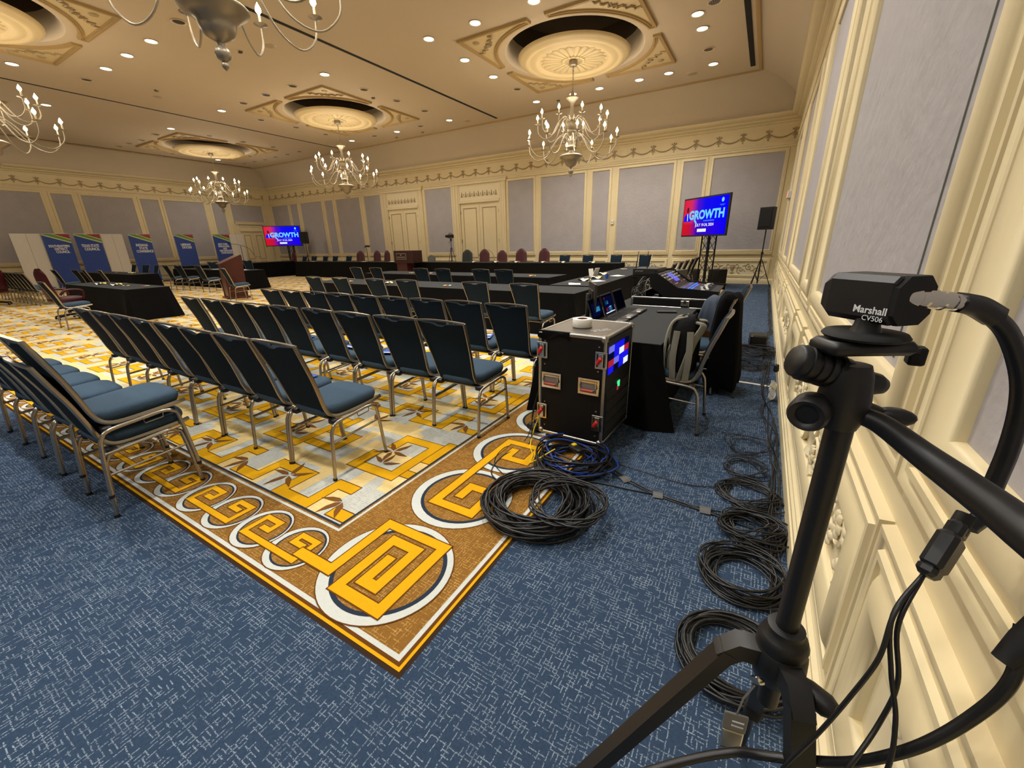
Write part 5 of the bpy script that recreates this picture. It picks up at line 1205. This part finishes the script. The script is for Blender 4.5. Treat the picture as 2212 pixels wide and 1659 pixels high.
def cable(pts, rc, label, m='cable', n=8, name='cable', grp='loose cables'):
    mb = MB(); mb.tube(catmull(pts, n), rc, m, seg=6); return mb.build(name, label=label, cat='cable', group=grp)
cable([(-.80, 2.62, .01), (-.62, 2.50, .008), (-.37, 2.395, .008), (-.1, 2.37, .008), (.10, 2.42, .01), (.25, 2.55, .01)], .0042, 'pair of black cables taped from the flight case towards the wall')
cable([(-.82, 2.60, .01), (-.63, 2.47, .008), (-.36, 2.375, .008), (-.1, 2.345, .008), (.12, 2.37, .01), (.28, 2.45, .01)], .0042, 'second taped black cable crossing the aisle to the wall')
cable([(-.95, 2.25, .012), (-.75, 2.33, .008), (-.5, 2.36, .008), (-.3, 2.385, .008), (0, 2.33, .008), (.2, 2.3, .01)], .005, 'thicker black cable leaving the blue coil across the aisle')
cable([(-.75, 2.65, .008), (-.5, 2.62, .008), (-.2, 2.60, .008), (.05, 2.7, .01)], .003, 'thin black wire crossing the aisle farther back')
cable([(-1.36, 2.78, .30), (-1.42, 2.72, .12), (-1.40, 2.60, .01), (-1.30, 2.45, .012), (-1.26, 2.35, .012), (-1.10, 2.42, .13)], .0052, 'yellow cable dropping from the flight case onto the coils', 'cable_yellow')
cable([(-1.39, 2.80, .52), (-1.44, 2.72, .25), (-1.42, 2.62, .012), (-1.50, 2.35, .008), (-1.45, 2.10, .008), (-1.28, 2.0, .012), (-1.18, 1.95, .06)], .0045, 'black cable looping left round the circle pattern of the carpet')
cable([(-1.395, 2.82, .56), (-1.43, 2.74, .3), (-1.47, 2.66, .02), (-1.56, 2.45, .008), (-1.5, 2.22, .008), (-1.3, 2.08, .01)], .0035, 'thin black cable hanging beside the flight case on its left')
rn = random.Random(12)
for k in range(7):
    P = [(.24+.05*rn.random(), 1.5+.1*k, .01+.012*rn.random())]
    y = 1.6+.12*k
    while y < 15.5: y += rn.uniform(.25, .6); P.append((.275+.035*rn.uniform(-1, 1)-(.10*rn.random() if y > 4 and y < 8 else 0), y, .008+.03*rn.random()))
    cable(P, .0036, '%s thin black cable of the bundle along the foot of the right wall' % ordw(k), n=4, grp='cables along the foot of the right wall')
cable([(.30, 3.0, .02), (.22, 3.3, .10), (.27, 3.6, .16), (.32, 3.9, .05)], .003, 'thin black cable arching up against the baseboard')
cable([(.27, 1.55, .06), (.31, 1.60, .10), (.315, 1.75, .12), (.29, 2.0, .05), (.27, 2.4, .03)], .004, 'black cable hugging the baseboard beside the coils')
for x, y, a, l in ((-.60, 2.46, .9, 'left'), (-.36, 2.385, .2, 'middle'), (-.08, 2.36, .1, 'right')):
    mb = MB(); mb.grid(lambda u, v: ((u-.5)*.06, (v-.5)*.08, .012*(1-(2*v-1)**2)+.003), 3, 6, 'grey_tape'); mb.build('tape_patch', loc=(x, y, .006), rot=a, label='%s grey tape patch holding the aisle cables down' % l, cat='tape', group='tape patches over the aisle cables')
mb = MB(); mb.box((0, 0, .002), (.34, .05, .003), 'paper'); mb.build('tape_strip', loc=(.10, 5.09, .001), rot=-.1, label='white tape strip on the blue carpet across the right aisle', cat='tape')
mb = MB(); mb.box((0, 0, .003), (.30, .03, .004), 'cable_yellow'); mb.build('tape_strip', loc=(-.15, 6.75, .003), rot=.3, label='yellow and black tape strip near the power box', cat='tape')
mb = MB(); mb.box((0, 0, .09), (.22, .30, .18), 'black_plastic', b=.02); mb.build('power_box', loc=(.10, 7.0, .02), rot=.1, label='dark box amid the cable tangle in the right aisle', cat='box')
mb = MB(); mb.box((0, 0, .03), (.10, .17, .05), 'black_plastic', b=.012); mb.box((0, .03, .065), (.09, .10, .025), 'black_plastic', b=.01); mb.build('power_adapter', loc=(-1.47, 2.86, .03), rot=-.5, label='chunky black power adapter left of the flight case', cat='adapter')
mb = MB(); mb.box((0, 0, .03), (.06, .12, .035), 'black_plastic', b=.012); mb.box((.0, .02, .05), (.03, .03, .01), 'cable_yellow'); mb.build('power_adapter', loc=(-.96, 2.47, .12), rot=1.1, label='black adapter with a yellow dot resting in the blue coil', cat='adapter')
mb = MB(); rn = random.Random(2); mb.grid(lambda u, v: (-.03+.05*sin(u*9+v*4)*.6, (u-.5)*.16, v*.16+.02*sin(u*12)), 8, 8, 'paper', smooth=False); mb.build('paper_scrap', loc=(.30, 4.6, .03), label='crumpled white paper leaning on the right wall baseboard', cat='paper')
mb = MB(); mb.box((0, 0, 0), (.05, .05, .09), 'black_plastic', b=.012); mb.build('wall_plug', loc=(.31, 5.4, .13), label='black plug on the baseboard of the right wall', cat='plug')
# ================================================================ FOREGROUND TRIPOD AND CAMERA
TX_, TY_ = .118, .632
r = empty('tripod', (TX_, TY_, 0), 0, 'black tripod in the right foreground carrying the small box camera', 'tripod')
mb = MB(); mb.tube([(0, 0, .80), (0, 0, 1.33)], .0155, 'black_plastic', seg=16); mb.build('centre_column', r)
mb = MB(); mb.lathe([(.02, -.02), (.034, -.02), (.036, .0), (.032, .012), (.026, .016), (.026, .028), (.018, .03)], 'black_plastic', 24, c=(0, 0, .94)); mb.build('column_collar', r)
mb = MB(); mb.lathe([(.016, 0), (.032, .012), (.040, .04), (.038, .07), (.03, .085), (.02, .09)], 'black_plastic', 24, c=(0, 0, .85))
feet = [(-.50, -.14), (.05, .46), (.155, -.44)]
for fx, fy in feet:
    d = Vector((fx, fy, 0)).normalized(); mb.tube([(d.x*.02, d.y*.02, .905), (d.x*.06, d.y*.06, .91), (d.x*.085, d.y*.085, .885)], [.024, .023, .021], 'black_plastic', seg=4, smooth=False)
mb.build('shoulder', r)
for fx, fy in feet:
    d = Vector((fx, fy, 0)).normalized(); mb = MB(); a = Vector((d.x*.075, d.y*.075, .90)); b = Vector((fx, fy, .01))
    mb.tube([a, a.lerp(b, .55)], .023, 'black_plastic', seg=4, ry=.017, smooth=False); mb.tube([a.lerp(b, .5), b], .012, 'black_plastic', seg=8, ry=.009)
    mb.box(tuple(a.lerp(b, .55)), (.04, .04, .05), 'black_matt', b=.008); mb.ball(tuple(b+Vector((0, 0, .008))), .018, 'black_rubber', 8); mb.build('leg', r)
mb = MB(); mb.lathe([(0, 0), (.015, 0), (.017, .01), (.017, .035), (.012, .045), (0, .045)], 'black_plastic', 14, M=Matrix.Translation((.03, -.03, .895)) @ Matrix.Rotation(pi/2, 4, 'Y') @ Matrix.Rotation(.5, 4, 'X')); mb.build('lock_knob', r)
mb = MB(); mb.lathe([(0, 0), (.010, 0), (.011, .003), (.006, .006), (0, .006)], 'chrome', 14, M=Matrix.Translation((-.028, -.048, .89)) @ Matrix.Rotation(pi/2+.3, 4, 'X')); mb.build('bolt', r)
# pan and tilt head
h = r
mb = MB(); Tx = Matrix.Translation((-.004, 0, 1.335))
mb.loft([[(x*s, y*s, z) for x, y in [(.025*cos(2*pi*k/18), .022*sin(2*pi*k/18)) for k in range(18)]] for z, s in ((-.02, .85), (0, 1.1), (.02, 1.15), (.05, 1.0), (.065, .8))], 'black_plastic', smooth=True, M=Tx)
mb.lathe([(0, -.012), (.020, -.012), (.023, -.006), (.023, .018), (.020, .023), (.013, .021), (.012, .018), (0, .018)], 'black_plastic', 24, M=Matrix.Translation((-.036, -.016, 1.338)) @ Matrix.Rotation(pi/2+.1, 4, 'X') @ Matrix.Rotation(-.3, 4, 'Y'))
mb.build('tilt_joint', h)
mb = MB(); ax = Matrix.Translation((-.066, -.016, 1.402)) @ Vector((.072, .032, -.024)).to_track_quat('Z', 'Y').to_matrix().to_4x4()
mb.lathe([(0, 0), (.018, 0), (.021, .004), (.021, .065), (.019, .07), (0, .07)], 'black_plastic', 24, M=ax)
for k in range(4): mb.lathe([(.0205, .012+.012*k), (.0235, .0125+.012*k), (.0235, .018+.012*k), (.0205, .0185+.012*k)], 'black_plastic', 24, cap=False, M=ax)
mb.build('tilt_barrel', h)
mb = MB(); mb.lathe([(0, .07), (.012, .07), (.0135, .078), (.014, .108), (.010, .118), (0, .12)], 'black_plastic', 18, M=ax); mb.build('side_knob', h)
mb = MB(); mb.tube([(.012, .03, 1.342), (.045, .05, 1.328)], [.009, .006], 'black_plastic', seg=10); mb.ball((.062, .055, 1.321), .017, 'black_plastic', 14, sc=(1.45, .7, .75)); mb.build('pan_lock_lever', h)
mb = MB(); mb.tube(catmull([(.008, .0, 1.335), (.035, -.008, 1.331), (.077, -.038, 1.308), (.118, -.10, 1.292), (.15, -.165, 1.278)], 6), [.010+.009*min(1, k/20) for k in range(25)], 'black_plastic', seg=14); mb.build('pan_handle', h)
mb = MB(); mb.box((.0, .0, 1.424), (.098, .050, .016), 'black_plastic', b=.005, M=Matrix.Rotation(.5, 4, 'Z')); mb.lathe([(0, 0), (.040, 0), (.043, .003), (.040, .007), (0, .008)], 'black_matt', 28, c=(.0, .0, 1.434)); mb.build('quick_release_plate', h)
mb = MB(); mb.box((.045, .028, 1.418), (.03, .012, .006), 'black_plastic'); mb.box((.060, .034, 1.410), (.016, .020, .022), 'black_matt', b=.002); mb.build('release_lever', h)
mb = MB(); mb.lathe([(.012, 0), (.016, 0), (.013, .008), (.012, .018), (0, .018)], 'black_plastic', 16, c=(.0, .0, 1.441)); mb.build('camera_screw', h)
# box camera
A = R(48); axv = Vector((-cos(A), sin(A), 0)); wv = Vector((sin(A), cos(A), 0)); B0 = Vector((.127, .600, 1.4805))
ctr = B0+axv*.042+wv*.028
r = empty('box_camera', tuple(ctr), math.atan2(axv.y, axv.x), 'small black box camera on the foreground tripod with white lettering on its side', 'camera')
# local x along the body to the lens, -y towards the viewer
mb = MB(); c8 = .010
def oct_(y, z, s=1.0, c=c8): return [(-y+c, -z), (y-c, -z), (y, -z+c), (y, z-c), (y-c, z), (-y+c, z), (-y, z-c), (-y, -z+c)]
def sec(x, y, z, c=c8): return [(x, a, b) for a, b in oct_(y, z, c=c)]
sgn = 1 if (Matrix.Rotation(math.atan2(axv.y, axv.x), 3, 'Z') @ Vector((0, 1, 0))).dot(wv) > 0 else -1
mb.loft([sec(-.042, .026, .0245, .006), sec(-.040, .028, .027, .007), sec(.032, .028, .027, .007), sec(.044, .024, .023, .010), sec(.048, .020, .018, .009)], 'black_plastic'); mb.build('body', r)
mb = MB(); mb.loft([sec(-.046, .026, .027, .012), sec(-.041, .027, .0275, .012)], 'black_matt'); mb.build('rear_panel', r)
mb = MB(); mb.lathe([(.017, 0), (.017, .004), (.015, .006), (.012, .008), (0, .006)], 'black_matt', 20, M=Matrix.Translation((.046, 0, 0)) @ Matrix.Rotation(pi/2, 4, 'Y')); mb.build('lens', r)
sy = -sgn
rx = (pi/2, 0, 0) if sy < 0 else (pi/2, 0, pi)
text('body_lettering', 'Marshall', .0115, 'text_white', r, (-.022, sy*.0283, -.012), rx, depth=.0001, bold=.0002, sx=1.0); text('body_lettering', 'CV506', .0085, 'text_white', r, (-.027, sy*.0283, -.021), rx, depth=.0001)
mb = MB(); MT = Matrix.Translation((-.044, sy*.002, .006)) @ Matrix.Rotation(-pi/2-.0, 4, 'Y')
Bc = B0+wv*.022+Vector((0, 0, .006))
P_ = [Vector(p) for p in ((.126, .612, 1.487), (.150, .627, 1.484), (.178, .644, 1.480), (.200, .657, 1.476))]
inv_ = (Matrix.Translation(ctr) @ Matrix.Rotation(math.atan2(axv.y, axv.x), 4, 'Z')).inverted()
q0, q1 = inv_ @ P_[0], inv_ @ P_[3]; dq = q1-q0; MQ = Matrix.Translation(q0) @ dq.to_track_quat('Z', 'Y').to_matrix().to_4x4(); LQ = dq.length
mb.lathe([(0, -.004), (.0062, -.004), (.0062, .010), (.0105, .012), (.0118, .016), (.0118, .030), (.0105, .032), (.0105, .040), (.0115, .042), (.0115, .052), (.0098, .054), (.0098, .060), (.0108, .062), (.0108, .070), (.0095, .074), (.0095, LQ+.004), (0, LQ+.004)], 'chrome', 24, M=MQ, smooth=False); mb.build('bnc_connector', r)
cable([(.198, .656, 1.476), (.22, .667, 1.468), (.248, .675, 1.445), (.274, .684, 1.399), (.286, .686, 1.355), (.288, .679, 1.304), (.284, .669, 1.256), (.279, .653, 1.224), (.266, .640, 1.208)], .0095, 'thick black video cable curving down from the box camera', grp='cables on the foreground tripod')
cable([(.196, .655, 1.477), (.215, .665, 1.472), (.235, .672, 1.460)], .0125, 'rubber sleeve on the video cable behind the metal connector', name='cable_sleeve', grp='cables on the foreground tripod')
r = empty('cable_adapter', (.243, .615, 1.180), 0, 'black cable adapter block hanging below the tripod handle', 'adapter')
d = Vector((.025, .038, .059)).normalized(); Rm = d.to_track_quat('Z', 'Y').to_matrix().to_4x4()
mb = MB(); mb.box((0, 0, 0), (.022, .048, .050), 'black_plastic', b=.005, M=Rm); mb.box((0, 0, .032), (.018, .03, .02), 'black_plastic', b=.004, M=Rm); mb.box((0, .006, -.028), (.02, .036, .016), 'black_plastic', b=.005, M=Rm); mb.build('body', r)
mb = MB(); mb.tube([(0, 0, .03), (0, 0, .055)], .010, 'black_rubber', seg=10, M=Rm); mb.build('strain_relief', r)
cable([(.233, .605, 1.158), (.204, .564, 1.114), (.195, .537, 1.06), (.18, .527, .997), (.16, .52, .918), (.136, .512, .841), (.12, .52, .74)], .0028, 'thin cable from the adapter, leftmost of three', grp='cables on the foreground tripod')
cable([(.231, .602, 1.157), (.202, .561, 1.108), (.21, .539, 1.044), (.224, .524, .985), (.222, .497, .921), (.2, .48, .8)], .0028, 'thin cable from the adapter, rightmost of three', grp='cables on the foreground tripod')
cable([(.229, .60, 1.156), (.209, .56, 1.097), (.224, .552, 1.02), (.216, .535, .963), (.189, .496, .907), (.16, .47, .82)], .0028, 'thin cable from the adapter, middle one of three', grp='cables on the foreground tripod')
cable([(-.12, .42, .68), (.0, .50, .735), (.075, .535, .775), (.113, .533, .805), (.165, .54, .83), (.209, .534, .879), (.251, .528, .955), (.286, .539, 1.022), (.305, .55, 1.084), (.31, .58, 1.134)], .0072, 'thick black cable sweeping across the tripod legs to the right edge', grp='cables on the foreground tripod')
mb = MB(); mb.tube([(0, 0, 0), (.012, .01, .03), (.02, .02, .07)], [.012, .014, .008], 'black_rubber', seg=10); mb.build('cable_plug', loc=(.300, .56, 1.095), label='black plug cut off by the right edge of the photo', cat='plug')
r = empty('luggage_tag', (.075, .585, .775), .2, 'small silver tag with a buckle hanging under the tripod shoulder', 'tag')
mb = MB(); mb.box((0, 0, 0), (.036, .004, .04), 'silver_tag', b=.001); mb.build('tag_plate', r); mb = MB()
for z in (.004, -.006): mb.box((.004, -.0025, z), (.018, .001, .0025), 'text_white')
mb.build('tag_marking', r); mb = MB(); mb.tube([(0, 0, .02), (.004, .0, .06), (.015, .0, .095)], .0015, 'silver_tag', seg=5); mb.build('cord', r); mb = MB(); mb.box((.0, 0, -.043), (.034, .006, .046), 'chrome', b=.003); mb.build('buckle', r)
